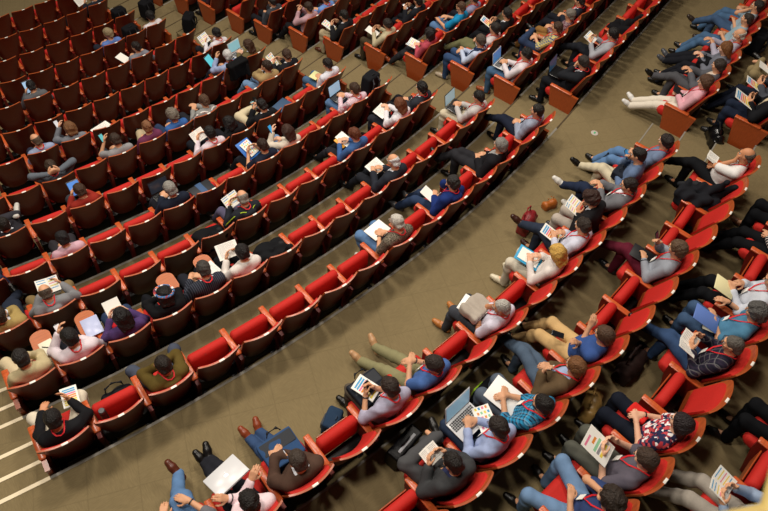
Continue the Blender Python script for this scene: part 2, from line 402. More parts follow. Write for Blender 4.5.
def surface(bd, h, noise=None, cuts=None):
    """bd: Body; noise(X,Y,Z)->offset; cuts(X,Y,Z,F)->F. Returns verts, quads."""
    pos = [p for p in bd.p if p[6] > 0]
    bbs = [prim_bb(p) for p in pos]; lo = np.min([b[0] for b in bbs], 0)-3*h-.012; hi = np.max([b[1] for b in bbs], 0)+3*h+.012
    n = np.ceil((hi-lo)/h).astype(int)+1; F = np.full(n, 1.0, np.float32)
    ax = [lo[i]+h*np.arange(n[i]) for i in range(3)]
    for p in bd.p:
        k = p[5]; a, b = prim_bb(p); m = k+2.2*h+.012
        i0 = np.maximum(np.floor((a-m-lo)/h).astype(int), 0); i1 = np.minimum(np.ceil((b+m-lo)/h).astype(int)+1, n)
        if (i1 <= i0).any(): continue
        sl = tuple(slice(i0[i], i1[i]) for i in range(3))
        X = ax[0][sl[0]][:, None, None]; Y = ax[1][sl[1]][None, :, None]; Z = ax[2][sl[2]][None, None, :]
        d = prim_d(p, X, Y, Z); f = F[sl]
        if p[6] > 0:
            hh = np.maximum(k-np.abs(d-f), 0)/k if k > 0 else 0; F[sl] = np.minimum(d, f)-hh*hh*k*.25
        else:
            d = -d; hh = np.maximum(k-np.abs(d-f), 0)/k; F[sl] = np.maximum(d, f)+hh*hh*k*.25
    X = ax[0][:, None, None]; Y = ax[1][None, :, None]; Z = ax[2][None, None, :]
    if noise is not None:
        idx = np.nonzero(np.abs(F) < .035); F[idx] += noise(ax[0][idx[0]], ax[1][idx[1]], ax[2][idx[2]])
    if cuts is not None: F = cuts(X, Y, Z, F)
    S = F < 0
    c = [S[dx:n[0]-1+dx, dy:n[1]-1+dy, dz:n[2]-1+dz] for dx in (0, 1) for dy in (0, 1) for dz in (0, 1)]
    cnt = np.zeros(c[0].shape, np.int8)
    for q in c: cnt += q
    act = (cnt > 0) & (cnt < 8); I, J, K = np.nonzero(act); N = len(I)
    if N == 0: return np.zeros((0, 3)), np.zeros((0, 4), int)
    cv = np.stack([F[I+dx, J+dy, K+dz] for dx in (0, 1) for dy in (0, 1) for dz in (0, 1)], 1).astype(np.float64)
    off = np.array([(dx, dy, dz) for dx in (0, 1) for dy in (0, 1) for dz in (0, 1)], float)
    acc = np.zeros((N, 3)); w = np.zeros(N)
    for a in range(8):
        for b in range(a+1, 8):
            if np.abs(off[a]-off[b]).sum() != 1: continue
            va, vb = cv[:, a], cv[:, b]; x = (va < 0) != (vb < 0); t = np.where(x, va/np.where(x, va-vb, 1), 0)
            acc += np.where(x[:, None], off[a]+t[:, None]*(off[b]-off[a]), 0); w += x
    P = lo+h*(np.stack([I, J, K], 1)+acc/w[:, None])
    vid = np.full(act.shape, -1, np.int32); vid[I, J, K] = np.arange(N)
    quads = []
    for axis in range(3):
        sa = [slice(None)]*3; sb = [slice(None)]*3; sa[axis] = slice(0, n[axis]-1); sb[axis] = slice(1, n[axis])
        A = S[tuple(sa)]; B = S[tuple(sb)]; ch = A != B
        i, j, k = np.nonzero(ch); ijk = np.stack([i, j, k], 1); u, v = [(1, 2), (2, 0), (0, 1)][axis]
        ok = (ijk[:, u] > 0) & (ijk[:, v] > 0) & (ijk[:, u] < n[u]-1) & (ijk[:, v] < n[v]-1); ijk = ijk[ok]
        eu = np.zeros(3, int); eu[u] = 1; ev = np.zeros(3, int); ev[v] = 1
        g = lambda q: vid[q[:, 0], q[:, 1], q[:, 2]]
        Q = np.stack([g(ijk-eu-ev), g(ijk-ev), g(ijk), g(ijk-eu)], 1)
        fl = ~A[ijk[:, 0], ijk[:, 1], ijk[:, 2]]; Q[fl] = Q[fl][:, ::-1]; quads.append(Q)
    Q = np.concatenate(quads); Q = Q[(Q >= 0).all(1)]
    return P, Q
def np_mesh(name, P, Q, mats):
    me = bpy.data.meshes.new(name); me.vertices.add(len(P)); me.vertices.foreach_set('co', P.astype(np.float32).ravel())
    me.loops.add(len(Q)*4); me.loops.foreach_set('vertex_index', Q.astype(np.int32).ravel())
    me.polygons.add(len(Q)); me.polygons.foreach_set('loop_start', np.arange(0, len(Q)*4, 4, dtype=np.int32))
    me.polygons.foreach_set('loop_total', np.full(len(Q), 4, np.int32)); me.polygons.foreach_set('use_smooth', np.ones(len(Q), bool))
    for m in mats: me.materials.append(m)
    me.update(calc_edges=True); return me
def blob(name, bd, h, mats, noise=None, cuts=None):
    P, Q = surface(bd, h, noise, cuts); return np_mesh(name, P, Q, mats)
def folds(seed, amp=.004, fr=1.0):
    r = np.random.default_rng(seed); D = r.normal(size=(4, 3)); D /= np.linalg.norm(D, axis=1)[:, None]; ph = r.uniform(0, 6, 4)
    def f(x, y, z):
        q = [x*d[0]+y*d[1]+z*d[2] for d in D]
        return amp*(np.sin(38*fr*q[0]+ph[0]+2.6*np.sin(15*fr*q[1]+ph[1]))*.6+np.sin(64*fr*q[2]+ph[2]+2*np.sin(22*fr*q[3]))*.4)
    return f
def rotm(pitch=0, yaw=0, roll=0):
    """pitch forward, yaw to the figure's right, roll to the right"""
    cx, sx = math.cos(pitch), math.sin(pitch); cz, sz = math.cos(yaw), math.sin(yaw); cy, sy = math.cos(roll), math.sin(roll)
    Rx = np.array([[1, 0, 0], [0, cx, sx], [0, -sx, cx]]); Rz = np.array([[cz, sz, 0], [-sz, cz, 0], [0, 0, 1]]); Ry = np.array([[cy, 0, sy], [0, 1, 0], [-sy, 0, cy]])
    return Rz@Rx@Ry
def ik(A, T, l1, l2, pole):
    d = T-A; L = np.linalg.norm(d); u = d/max(L, 1e-6)
    if L > (l1+l2)*.995: L = (l1+l2)*.995; T = A+u*L
    if L < abs(l1-l2)+.06: L = abs(l1-l2)+.06; T = A+u*L
    a = (l1*l1-l2*l2+L*L)/(2*L); h = math.sqrt(max(l1*l1-a*a, 0)); p = pole-(pole@u)*u; return A+u*a+nrm(p)*h, T

# arm targets, seat frame (x right, y forward, z up): (right hand, left hand, finger curl, raise elbows)
ARMS = {
 'lap': (V(.05, .40, .66), V(-.05, .41, .65), .5), 'clasp': (V(.025, .44, .70), V(-.03, .45, .71), .8),
 'knees': (V(.13, .56, .665), V(-.13, .56, .665), .35), 'paper': (V(.11, .43, .76), V(-.11, .43, .76), .7),
 'write': (V(.06, .40, .74), V(-.12, .44, .72), .7), 'laptop': (V(.07, .47, .70), V(-.07, .47, .70), .35),
 'face': (V(.05, .31, 1.0), V(-.06, .38, .68), .9), 'facel': (V(.06, .38, .68), V(-.05, .31, 1.0), .9),
 'face2': (V(.05, .32, 1.0), V(-.06, .32, 1.0), .8), 'cross': (V(-.12, .34, .80), V(.12, .36, .83), .5),
 'behind': (V(.09, .08, 1.12), V(-.09, .08, 1.12), .5), 'phone': (V(.05, .40, .86), V(-.07, .39, .84), .8),
 'phone1': (V(.08, .40, .90), V(-.06, .42, .68), .8), 'phonel': (V(.06, .42, .68), V(-.12, .44, .92), .8),
 'arms': (V(.27, .42, .70), V(-.27, .42, .70), .4), 'armr': (V(.27, .42, .70), V(-.05, .43, .68), .4),
 'arml': (V(.05, .43, .68), V(-.27, .42, .70), .4), 'reach': (V(.12, .50, .72), V(-.02, .44, .72), .4),
 'sheetr': (V(.16, .50, .74), V(-.13, .55, .665), .6),
}
# leg targets: ankles (right, left), knee poles
LEGS = {
 'flat': (V(.11, .62, .10), V(-.11, .62, .10), V(.1, 1, .8), V(-.1, 1, .8)),
 'wide': (V(.19, .60, .10), V(-.19, .60, .10), V(.5, 1, .8), V(-.5, 1, .8)),
 'out': (V(.12, .86, .10), V(-.12, .86, .10), V(.1, .4, 1), V(-.1, .4, 1)),
 'long': (V(.04, 1.06, .10), V(-.10, 1.02, .10), V(.2, .2, 1), V(-.2, .2, 1)),
 'ankles': (V(-.05, .88, .13), V(.04, .84, .10), V(.3, .4, 1), V(-.3, .4, 1)),
 'crossr': (V(-.15, .93, .30), V(-.09, .66, .10), V(.0, .2, 1), V(-.1, 1, .8)),
 'crossl': (V(.09, .66, .10), V(.15, .93, .30), V(.1, 1, .8), V(.0, .2, 1)),
 'figr': (V(-.16, .60, .66), V(-.12, .64, .10), V(1.2, .3, .1), V(-.1, 1, .8)),
 'figl': (V(.12, .64, .10), V(.16, .60, .66), V(.1, 1, .8), V(-1.2, .3, .1)),
 'tuck': (V(.12, .48, .10), V(-.12, .48, .10), V(.1, 1, .8), V(-.1, 1, .8)),
}
SKINS = {'a': 'd2a07c', 'b': 'c98f68', 'c': 'e0b294', 'd': '8f5f42', 'e': 'bb8460'}

DY = .055
def skeleton(o):
    s = o.get('s', 1.0); lean = math.radians(o.get('lean', -7)-8); side = math.radians(o.get('side', 0)); tw = math.radians(o.get('twist', 0)); sl = o.get('slouch', 0)
    J = {}; Rt = rotm(lean, tw, side); J['Rt'] = Rt; J['s'] = s
    P = V(0, .305+sl, .508-sl*.15); J['pel'] = P
    sp = lambda x, y, z: P+Rt@(V(x, y, z*.965)*s)
    J['waist'] = sp(0, -.005, .14); J['chest'] = sp(0, .0, .29); J['shc'] = sp(0, -.005, .405); J['neck'] = sp(0, .0, .45); J['sp'] = sp
    J['shR'] = sp(.165, 0, .385); J['shL'] = sp(-.165, 0, .385)
    hp = math.radians(o.get('pitch', 18)); hy = math.radians(o.get('yaw', 0)); hr = math.radians(o.get('roll', 0))
    Rh = rotm(hp, hy+tw*.5, hr+side*.5); J['Rh'] = Rh
    nb = sp(0, .008, .462); J['nt'] = nb+rotm(hp*.6+lean*.4, tw, side)@V(0, .008, .05)*s; J['head'] = J['nt']+Rh@V(0, .018, .105)*s
    ar = ARMS[o.get('arms', 'lap')]; hR, hL = ar[0].copy(), ar[1].copy()
    hR = hR+V(0, DY, 0)+V(*o.get('hr', (0, 0, 0))); hL = hL+V(0, DY, 0)+V(*o.get('hl', (0, 0, 0))); J['curl'] = ar[2]
    if o.get('arms') in ('face', 'facel', 'face2', 'behind'):      # follow the head
        d = J['head']-V(0, .235+DY, 1.12)
        if o['arms'] in ('face', 'face2', 'behind'): hR = hR+d
        if o['arms'] in ('facel', 'face2', 'behind'): hL = hL+d
    up = o.get('arms') == 'behind'
    for S, sx, T in (('R', 1, hR), ('L', -1, hL)):
        sh = J['sh'+S]; pole = V(sx*.75, -.25, -1) if not up else V(sx*1.5, .4, .3)
        if o.get('arms') in ('face2',): pole = V(sx*.9, .5, -1)
        el, w = ik(sh, T, .275*s, .245*s, pole); J['el'+S] = el; J['wr'+S] = w
    lg = LEGS[o.get('legs', 'flat')]
    for S, sx, T, pole in (('R', 1, lg[0], lg[2]), ('L', -1, lg[1], lg[3])):
        hp_ = P+V(sx*.088*s, .0, -.01); T = T+V(0, sl*.8+DY+.01, 0)+V(*o.get('f'+S.lower(), (0, 0, 0)))
        kn, an = ik(hp_, T, .425*s, .405*s, pole); J['hip'+S] = hp_; J['kn'+S] = kn; J['an'+S] = an
    return J
def torso(b, J, o=0., k=.04, w=1.0, belly=0.):
    s = J['s']; R = J['Rt']; sp = J['sp']
    b.ell(J['pel']+V(0, -.01, .0), V(.165*w, .110, .098)*s+o, None, k)
    b.ell(sp(0, .008+belly*.4, .13), V(.145*w, .108+belly, .15)*s+o, R, k)
    b.ell(sp(0, .0, .29), V(.165*w, .106, .17)*s+o, R, k)
    b.cone(sp(-.125*w, -.008, .385), sp(.125*w, -.008, .385), .058*s+o, None, k)
    for sx in (-1, 1): b.cone(sp(sx*.02, -.01, .45), sp(sx*.13, -.008, .40), .048*s+o*.5, .05*s+o*.6, .03)
def sleeves(b, J, o=0., k=.03, to=1.0):
    s = J['s']
    for S in 'RL':
        sh, el, wr = J['sh'+S], J['el'+S], J['wr'+S]; b.cone(sh, el, .056*s+o, .042*s+o, k)
        if to > 1: b.cone(el, el+(wr-el)*(to-1), .041*s+o, (.041-.011*(to-1))*s+o, k)
def legs_(b, J, o=0., k=.03, ank=True):
    s = J['s']
    for S in 'RL':
        h, kn, an = J['hip'+S], J['kn'+S], J['an'+S]; b.cone(h, kn, .084*s+o, .058*s+o, k)
        m = kn+(an-kn)*.3; b.cone(kn, m, .055*s+o, .056*s+o, k); b.cone(m, an+(an-kn)*(.10 if o > .008 else 0), .056*s+o, .038*s+o+(.008 if o > .008 else 0), k)
def hand(b, W, d, n, side, curl, s, fat=1.0):
    """palm, four fingers of unequal length, a thumb off the side of the palm; n = way the palm faces"""
    l = nrm(np.cross(d, n))*side; d = nrm(d); pk = .007
    K = []
    for i, q in enumerate((-.030, -.010, .011, .030)):
        base = W+(d*.088+l*q)*s*(1 if i in (1, 2) else .97); K.append(base)
        b.cone(W+(d*.018+l*q*.55)*s, base, .0155*s*fat, .0125*s*fat, .012)
    for i, (L, r) in enumerate(((.074, .0092), (.084, .0096), (.078, .0092), (.060, .0082))):
        L *= s; p = K[3-i]; a = .25+curl*.55; dd = d
        for seg, fr in enumerate((.45, .31, .24)):
            ang = a*(.7 if seg == 0 else 1.05); dd = nrm(dd*math.cos(ang)+n*math.sin(ang)); q = p+dd*L*fr; b.cone(p, q, r*s*fat*(1-.08*seg), r*s*fat*(.92-.08*seg), .004); p = q
    t0 = W+(d*.025+l*.024)*s; t1 = t0+nrm(d*.55+l*.75+n*.35)*.042*s; t2 = t1+nrm(d*.8+l*.35+n*.5)*.034*s; t3 = t2+nrm(d*.9-l*.05*1+n*.45)*.024*s
    b.cone(t0, t1, .015*s*fat, .0125*s*fat, .010); b.cone(t1, t2, .0118*s*fat, .0105*s*fat, .004); b.cone(t2, t3, .0105*s*fat, .0088*s*fat, .004)
def hand_axes(J, S, o):
    el, wr = J['el'+S], J['wr'+S]; sx = 1 if S == 'R' else -1; f = nrm(wr-el); A = o.get('arms', 'lap')
    n = V(0, .25, -1.); d = nrm(f+V(-sx*.45, .15, 0)); side = sx*1.
    if A in ('paper', 'phone') or (A in ('phone1', 'sheetr') and S == 'R') or (A == 'phonel' and S == 'L'): d = nrm(f*.6+V(-sx*.2, .5, .35)); n = V(-sx*1., .1, .35)
    if A in ('face2', 'behind') or (A == 'face' and S == 'R') or (A == 'facel' and S == 'L'):
        d = nrm(V(-sx*.35, .0, 1.)); n = V(-sx*.3, -1, .1)
        if A == 'behind': n = V(0, 1., .1); d = nrm(V(-sx*1., .0, .35))
    if A in ('clasp',): d = nrm(V(-sx*.9, .5, .1))
    if A == 'cross': d = nrm(f+V(0, 0, .1))
    n = nrm(n-(n@d)*d)
    # thumb side points towards the body's middle when the palm faces down
    l = nrm(np.cross(d, n)); want = V(-sx, 0, .4)
    if A in ('paper', 'phone', 'phone1', 'phonel', 'sheetr'): want = V(0, -.3, 1)
    if A in ('face', 'facel', 'face2', 'behind'): want = V(-sx*.4, -.3, .2)
    return d, n, (1. if l@want > 0 else -1.)
def headf(b, J, sc=.96):
    R = J['Rh']; c = J['head']; s = J['s']*sc
    T = lambda x, y, z: c+R@(V(x, y, z)*s)
    E = lambda p, r, k=.015, sg=1: b.ell(T(*p), V(*r)*s, R, k, sg)
    E((0, -.012, .018), (.076, .095, .093), .02); E((0, .022, -.045), (.058, .066, .070), .03); E((0, .062, -.093), (.022, .022, .018), .02)
    b.cone(T(0, .088, .016), T(0, .107, -.022), .0085*s, .0125*s, .008); E((0, .078, .034), (.05, .018, .010), .012)
    E((.034, .091, .012), (.017, .012, .010), .008, -1); E((-.034, .091, .012), (.017, .012, .010), .008, -1)
    E((0, .088, -.052), (.024, .010, .0065), .006); E((0, .086, -.062), (.020, .010, .006), .006)
    for sx in (-1, 1): b.ell(T(sx*.078, -.006, -.008), V(.010, .020, .032)*s, R, .008); E((sx*.048, .055, -.02), (.02, .022, .02), .02)
    b.cone(J['neck']+J['Rt']@V(0, .005, -.03), J['nt']+R@V(0, 0, .04)*s, .056*J['s'], .052*J['s'], .03)
def hair_body(J, style):
    R = J['Rh']; c = J['head']; s = J['s']*.96; b = Body(); T = lambda x, y, z: c+R@(V(x, y, z)*s)
    th = {'short': .010, 'crop': .005, 'bald': .004, 'full': .016, 'curly': .034, 'long': .020, 'bob': .026, 'fringe': .018, 'bun': .014}[style]
    b.ell(T(0, -.016, .022), V(.077+th, .097+th, .092+th)*s, R, .01)
    if style in ('long', 'bob'):
        L = -.30 if style == 'long' else -.11
        for x in (-.062, 0, .062): b.cone(T(x, -.055, .0), T(x*.95, -.085 if style == 'long' else -.07, L), .05*s, .034*s, .03)
        for sx in (-1, 1): b.cone(T(sx*.075, -.005, .02), T(sx*.088, .0, L*.7), .030*s, .024*s, .03)
    if style == 'bun': b.ell(T(0, -.12, .05), V(.035, .035, .035)*s, R, .01)
    if style in ('short', 'full', 'crop', 'curly', 'fringe', 'bald'): b.cone(T(-.03, -.07, -.045), T(.03, -.07, -.045), .036*s+th*.6, None, .02)
    def cuts(X, Y, Z, F):
        x, y, z = X-c[0], Y-c[1], Z-c[2]; ly = (x*R[0, 1]+y*R[1, 1]+z*R[2, 1])/s; lz = (x*R[0, 2]+y*R[1, 2]+z*R[2, 2])/s; lx = (x*R[0, 0]+y*R[1, 0]+z*R[2, 0])/s
        hl = {'fringe': .052, 'bob': .038, 'bald': -.012}.get(style, .022)
        d = (ly*.78-lz*.62-hl)*s; F = np.maximum(F, d)
        if style not in ('long', 'bob'): F = np.maximum(F, np.maximum(-(lz+.075), (ly-.004)+ (-lz-.02)*1.2)*s*.7)
        if style == 'bald':
            F = np.maximum(F, (lz-.045-np.maximum(-ly, 0)*.25)*s)
        return F
    return b, cuts

def field_at(b, q):
    F = 1.0
    for p in b.p:
        if p[6] < 0: continue
        F = min(F, float(prim_d(p, np.array(q[0]), np.array(q[1]), np.array(q[2]))))
    return F
PEOPLE = {}
def person(key, M, label, o, h):
    """a seated figure in seat coordinates: continuous body + hair, clothes, shoes as children"""
    J = skeleton(o); s = J['s']; near = h < .011; sd = sum(map(ord, key))
    skin = mat('skin', SKINS[o.get('skin', 'a')], .55, 'skin', spec=.3)
    # body
    b = Body(); torso(b, J, -.004, belly=o.get('belly', 0)); sleeves(b, J, -.004, .03, 2.0); legs_(b, J, -.006); headf(b, J)
    for S in 'RL':
        d, n, sg = hand_axes(J, S, o); J['hd'+S] = (d, n); b.cone(J['wr'+S]-d*.0, J['wr'+S]+d*.03*s, .024*s, .02*s, .015); hand(b, J['wr'+S], d, n, sg, J['curl'], s, 1.0 if near else 1.25)
        an = J['an'+S]; b.cone(an, an+V(0, .1, -.045)*s, .032*s, .026*s, .02)
    me = blob('person', b, h, [skin]); root = link('person', me); root.matrix_world = M; tag(root, label, 'person')
    PEOPLE[key] = root
    # hair
    if o.get('hair'):
        st, hc = o['hair']; hb, cuts = hair_body(J, st)
        ns = folds(sd, .010 if st in ('curly',) else .0055, 1.9 if st == 'curly' else 1.5)
        link('hair', blob('hair', hb, min(h, .009), [mat('hair', hc, .55, 'hair')], ns, cuts), root)
    if o.get('beard'):
        bb = Body(); R = J['Rh']; c = J['head']; bb.ell(c+R@V(0, .028, -.068)*s, V(.062, .066, .058)*s, R, .01)
        link('beard', blob('beard', bb, .008, [mat('hair', o['beard'], .7, 'hair')], folds(sd, .003, 1.5), lambda X, Y, Z, F: np.maximum(F, ((Z-c[2])+.048+.35*(.05-((Y-c[1]))))*1.0)), root)
    # top
    tk, tc = o['top'][0], o['top'][1]; pat = o['top'][2] if len(o['top']) > 2 else 'cloth'; tc2 = o['top'][3] if len(o['top']) > 3 else None
    tm = mat('top_fabric', tc, .85, pat, col2=tc2, spec=.15)
    jacket = tk in ('jacket', 'suit')
    off = .022 if jacket else .013
    if tk == 'hood': off = .018
    t = Body(); torso(t, J, off, belly=o.get('belly', 0))
    if tk == 'short':
        for S in 'RL': t.cone(J['sh'+S], J['sh'+S]+(J['el'+S]-J['sh'+S])*.78, .060*s+.014, .050*s+.016, .03)
    elif tk == 'vest':
        pass
    else: sleeves(t, J, off, .03, 1.93 if tk != 'roll' else 1.25)
    sp = J['sp']; Rt = J['Rt']; nb = sp(0, .004, .462)
    ring = [nb+Rt@V(math.sin(a)*.060, -math.cos(a)*.060+.012, -.022*(1-math.cos(a)))*s for a in [math.radians(-150+30*i) for i in range(11)]]
    if tk in ('shirt', 'jacket', 'suit', 'polo', 'roll') or (tk == 'short' and o.get('collar', 1)):
        for a_, b_ in zip(ring, ring[1:]): t.cone(a_, b_, .014 if not jacket else .018, None, .006)
    if tk == 'hood':
        t.ell(sp(0, -.085, .43), V(.10, .05, .06)*s, Rt, .02)
        for a_, b_ in zip(ring[2:-2], ring[3:-1]): t.cone(a_, b_, .024, None, .01)
    pel = J['pel']
    def vcut(X, Y, Z, F):
        x, y, z = X-pel[0], Y-pel[1], Z-pel[2]
        lx = x*Rt[0, 0]+y*Rt[1, 0]+z*Rt[2, 0]; ly = x*Rt[0, 1]+y*Rt[1, 1]+z*Rt[2, 1]; lz = x*Rt[0, 2]+y*Rt[1, 2]+z*Rt[2, 2]
        w = .004+.25*np.maximum(lz/s-.14, 0); return np.maximum(F, -np.maximum(np.abs(lx)/s-w, .02-ly/s)*s*1.0)
    name = {'jacket': 'jacket', 'suit': 'suit_jacket', 'hood': 'hooded_top', 'short': 'shirt', 'vest': 'vest', 'blouse': 'blouse', 'sweater': 'sweater'}.get(tk, 'shirt')
    link(name, blob(name, t, h, [tm], folds(sd+1, .0045 if jacket else .005, .8), vcut if jacket else None), root)
    if jacket or tk == 'vest':
        u = Body(); torso(u, J, .012)
        for a_, b_ in zip(ring, ring[1:]): u.cone(a_+V(0, 0, .012), b_+V(0, 0, .012), .012, None, .006)
        if tk == 'vest': sleeves(u, J, .010, .03, 1.93)
        else:
            for S in 'RL': el, wr = J['el'+S], J['wr'+S]; u.cone(el+(wr-el)*.9, el+(wr-el)*.99, .026*s+.012, None, .01)
        link('shirt', blob('shirt', u, h, [mat('top_fabric', o.get('under', 'dfe2ea'), .85, 'cloth', spec=.15)], folds(sd+5, .003)), root)
    # trousers
    g = Body(); g.ell(J['pel']+V(0, 0, -.01), V(.158, .112, .092)*s+.010, None, .03); legs_(g, J, .013)
    pk = o['pants']; link('trousers', blob('trousers', g, h, [mat('trouser_fabric', pk, .9, 'denim' if pk in JEANS else 'cloth', spec=.1)], folds(sd+2, .0055, .75)), root)
    # shoes
    for S, sx in (('R', 1), ('L', -1)):
        an, kn = J['an'+S], J['kn'+S]; u = nrm(an-kn)
        if an[2] < .17: toe = nrm(V(sx*.18, 1, 0)) if u[2] < -.8 else nrm(V(sx*.25, 1, .42))
        else: q = V(sx*.1, 1, .1); toe = nrm(nrm(q-(q@u)*u)+u*.35)
        upv = nrm(-u-(-u@toe)*toe); H = an-upv*.042*s-toe*.035*s
        if an[2] < .17 and u[2] < -.8: H[2] = .042
        f = Body(); f.cone(H, H+toe*.15*s, .041*s, .047*s, .01); f.cone(H+toe*.15*s, H+toe*.215*s, .047*s, .036*s, .01); f.cone(H+upv*.03, an, .040*s, .050*s, .02)
        link('shoe', blob('shoe', f, min(h, .009), [mat('shoe_leather', o.get('shoes', '14110f'), .35, 'leather')], None, lambda X, Y, Z, F, H=H, v=upv: np.maximum(F, -((X-H[0])*v[0]+(Y-H[1])*v[1]+(Z-H[2])*v[2])-.034)), root)
    # lanyard
    if o.get('lany'):
        pts = [(0, -.052, .484), (.036, -.038, .488), (.050, -.005, .480), (.056, .040, .445), (.06, .09, .37), (.035, .12, .30), (.008, .13, .235)]
        pts = pts+[(-x, y, z) for x, y, z in reversed(pts[1:])]
        P = []
        for q in pts:
            w = sp(*q); out = Rt@nrm(V(q[0]*.9, q[1]+.02, .35 if q[2] > .4 else .1))
            for _ in range(14):
                if field_at(t, w) > .011: break
                w = w+out*.008
            P.append(w)
        m = MB().tube([P[i] for i in range(len(P))], .008, n=6, closed=True, flat=.35)
        ly = link('lanyard', m.mesh('lanyard', [mat('lanyard_red', 'cf1420', .6)]), root); ly['label'] = 'red lanyard ribbon'
        q = P[6]; mm = MB().box((0, 0, -.05), (.07, .004, .09), Matrix.Rotation(0, 3, 'X'))
        X = Matrix(((1, 0, 0, 0), (0, 1, 0, 0), (0, 0, 1, 0), (0, 0, 0, 1))); X = Matrix(np.vstack([np.column_stack([Rt, q+Rt@V(0, .012, 0)]), [0, 0, 0, 1]]).tolist())
        link('badge', mm.mesh('badge', [mat('paper_white', 'f0eee6', .6)]), root, X)
    if o.get('glasses') and near:
        R = J['Rh']; c = J['head']; m = MB()
        for sx in (-1, 1):
            m.tube([c+R@V(sx*.034+.024*math.cos(a), .103, .010+.018*math.sin(a)) for a in [k*math.pi/6 for k in range(12)]], .002, n=5, closed=True)
            m.tube([c+R@V(sx*.058, .102, .014), c+R@V(sx*.083, .06, .012), c+R@V(sx*.088, -.01, .01)], .002, n=5)
        m.tube([c+R@V(-.01, .104, .012), c+R@V(.01, .104, .012)], .002, n=5)
        link('glasses', m.mesh('glasses', [BLACKM]), root)
    if near:
        R = J['Rh']; c = J['head']; m = MB()
        for sx in (-1, 1):
            for k_, (rr, yy) in enumerate(((.0125, .078),)):
                ctr = c+R@V(sx*.033, yy, .010)*s; vs = []; fs = []
                for i in range(7):
                    for j in range(10):
                        th, ph = math.pi*i/6, 2*math.pi*j/10; vs.append(ctr+R@V(math.sin(th)*math.cos(ph), math.cos(th), math.sin(th)*math.sin(ph))*rr*s)
                for i in range(6):
                    for j in range(10): a = i*10+j; bb = i*10+(j+1) % 10; fs.append((a, bb, bb+10, a+10))
                m.add(vs, fs[:20], 1); m.add(vs, fs[20:], 0)
        link('eyes', m.mesh('eyes', [mat('eye_white', 'e8e2da', .3), mat('eye_dark', '1c120c', .2)]), root)
        mb_ = MB()
        for sx in (-1, 1): mb_.tube([c+R@V(sx*.018, .094, .034)*s, c+R@V(sx*.034, .094, .040)*s, c+R@V(sx*.052, .080, .034)*s], [.003, .004, .002], n=5)
        link('eyebrows', mb_.mesh('eyebrows', [mat('hair', (o.get('hair') or ('', '3a3028'))[1], .55, 'hair')]), root)
    if o.get('watch'):
        S = o['watch']; d = nrm(J['wr'+S]-J['el'+S]); c = J['wr'+S]-d*.02; a = nrm(np.cross(d, V(0, 0, 1))); bb = np.cross(a, d)
        r = .030*s if tk in ('short', 'roll') else .040*s
        m = MB().tube([c+(a*math.cos(t_)+bb*math.sin(t_))*r for t_ in [k*math.pi/7 for k in range(14)]], .007, n=6, closed=True)
        link('wristwatch', m.mesh('wristwatch', [mat('watch', '16181c', .3)]), root)
    J['M'] = M; return root, J
JEANS = {'5878a0', '44607f', '33486a', '6a86a8', '3c5270', '2c3a55'}

# ------------------------------------------------------------------ things people hold
def MX(x=0, y=0, z=0, rx=0, ry=0, rz=0):
    r = math.radians; return Matrix.Translation((x, y, z)) @ Matrix.Rotation(r(rz), 4, 'Z') @ Matrix.Rotation(r(ry), 4, 'Y') @ Matrix.Rotation(r(rx), 4, 'X')
WHITE = lambda: mat('paper_white', 'f0eee6', .6)
def bars(mb, x0, y0, w, h, cols, z=.0016, n=None):
    k = len(cols)
    for i, c in enumerate(cols):
        y = y0-h*(i+.5)/k; mb.add([(x0, y-h/k*.36, z), (x0+w, y-h/k*.36, z), (x0+w, y+h/k*.36, z), (x0, y+h/k*.36, z)], [(0, 1, 2, 3)], c)
PAL = ['f0eee6', '4f9fd0', 'e07a9a', 'e6cf4a', '8fc9a0', '8a8a90', 'e08a3a', '3a58a8']
def sheet(w=.19, h=.265, style='bars'):
    mb = MB(); mb.box((0, 0, 0), (w, h, .0025))
    if style == 'bars': bars(mb, -w*.38, h*.42, w*.76, h*.84, [1, 1, 2, 6, 6, 3, 3, 3])
    elif style == 'dots':
        for i in range(5):
            for j in range(4):
                x = -w*.36+w*.2*j+.01*(i % 2); y = h*.36-h*.18*i; mb.add([(x, y, .0016), (x+w*.12, y, .0016), (x+w*.12, y+h*.1, .0016), (x, y+h*.1, .0016)], [(0, 1, 2, 3)], [3, 1, 2, 6, 4][(i*3+j) % 5])
    elif style == 'text':
        for i in range(16): y = h*.42-h*.053*i; mb.add([(-w*.38, y, .0016), (w*.38*(1-.3*(i % 4 == 3)), y, .0016), (w*.38*(1-.3*(i % 4 == 3)), y+.0022, .0016), (-w*.38, y+.0022, .0016)], [(0, 1, 2, 3)], 5)
    elif style == 'cover':
        bars(mb, -w*.3, h*.1, w*.6, h*.4, [4, 5, 3]); bars(mb, -w*.4, h*.42, w*.5, h*.1, [2])
        bars(mb, -w*.1, h*.25, w*.3, h*.12, [6])
    return mb.mesh('sheet', [mat('ink_%d' % i if i else 'paper_white', c, .6) for i, c in enumerate(PAL)], smooth=False)
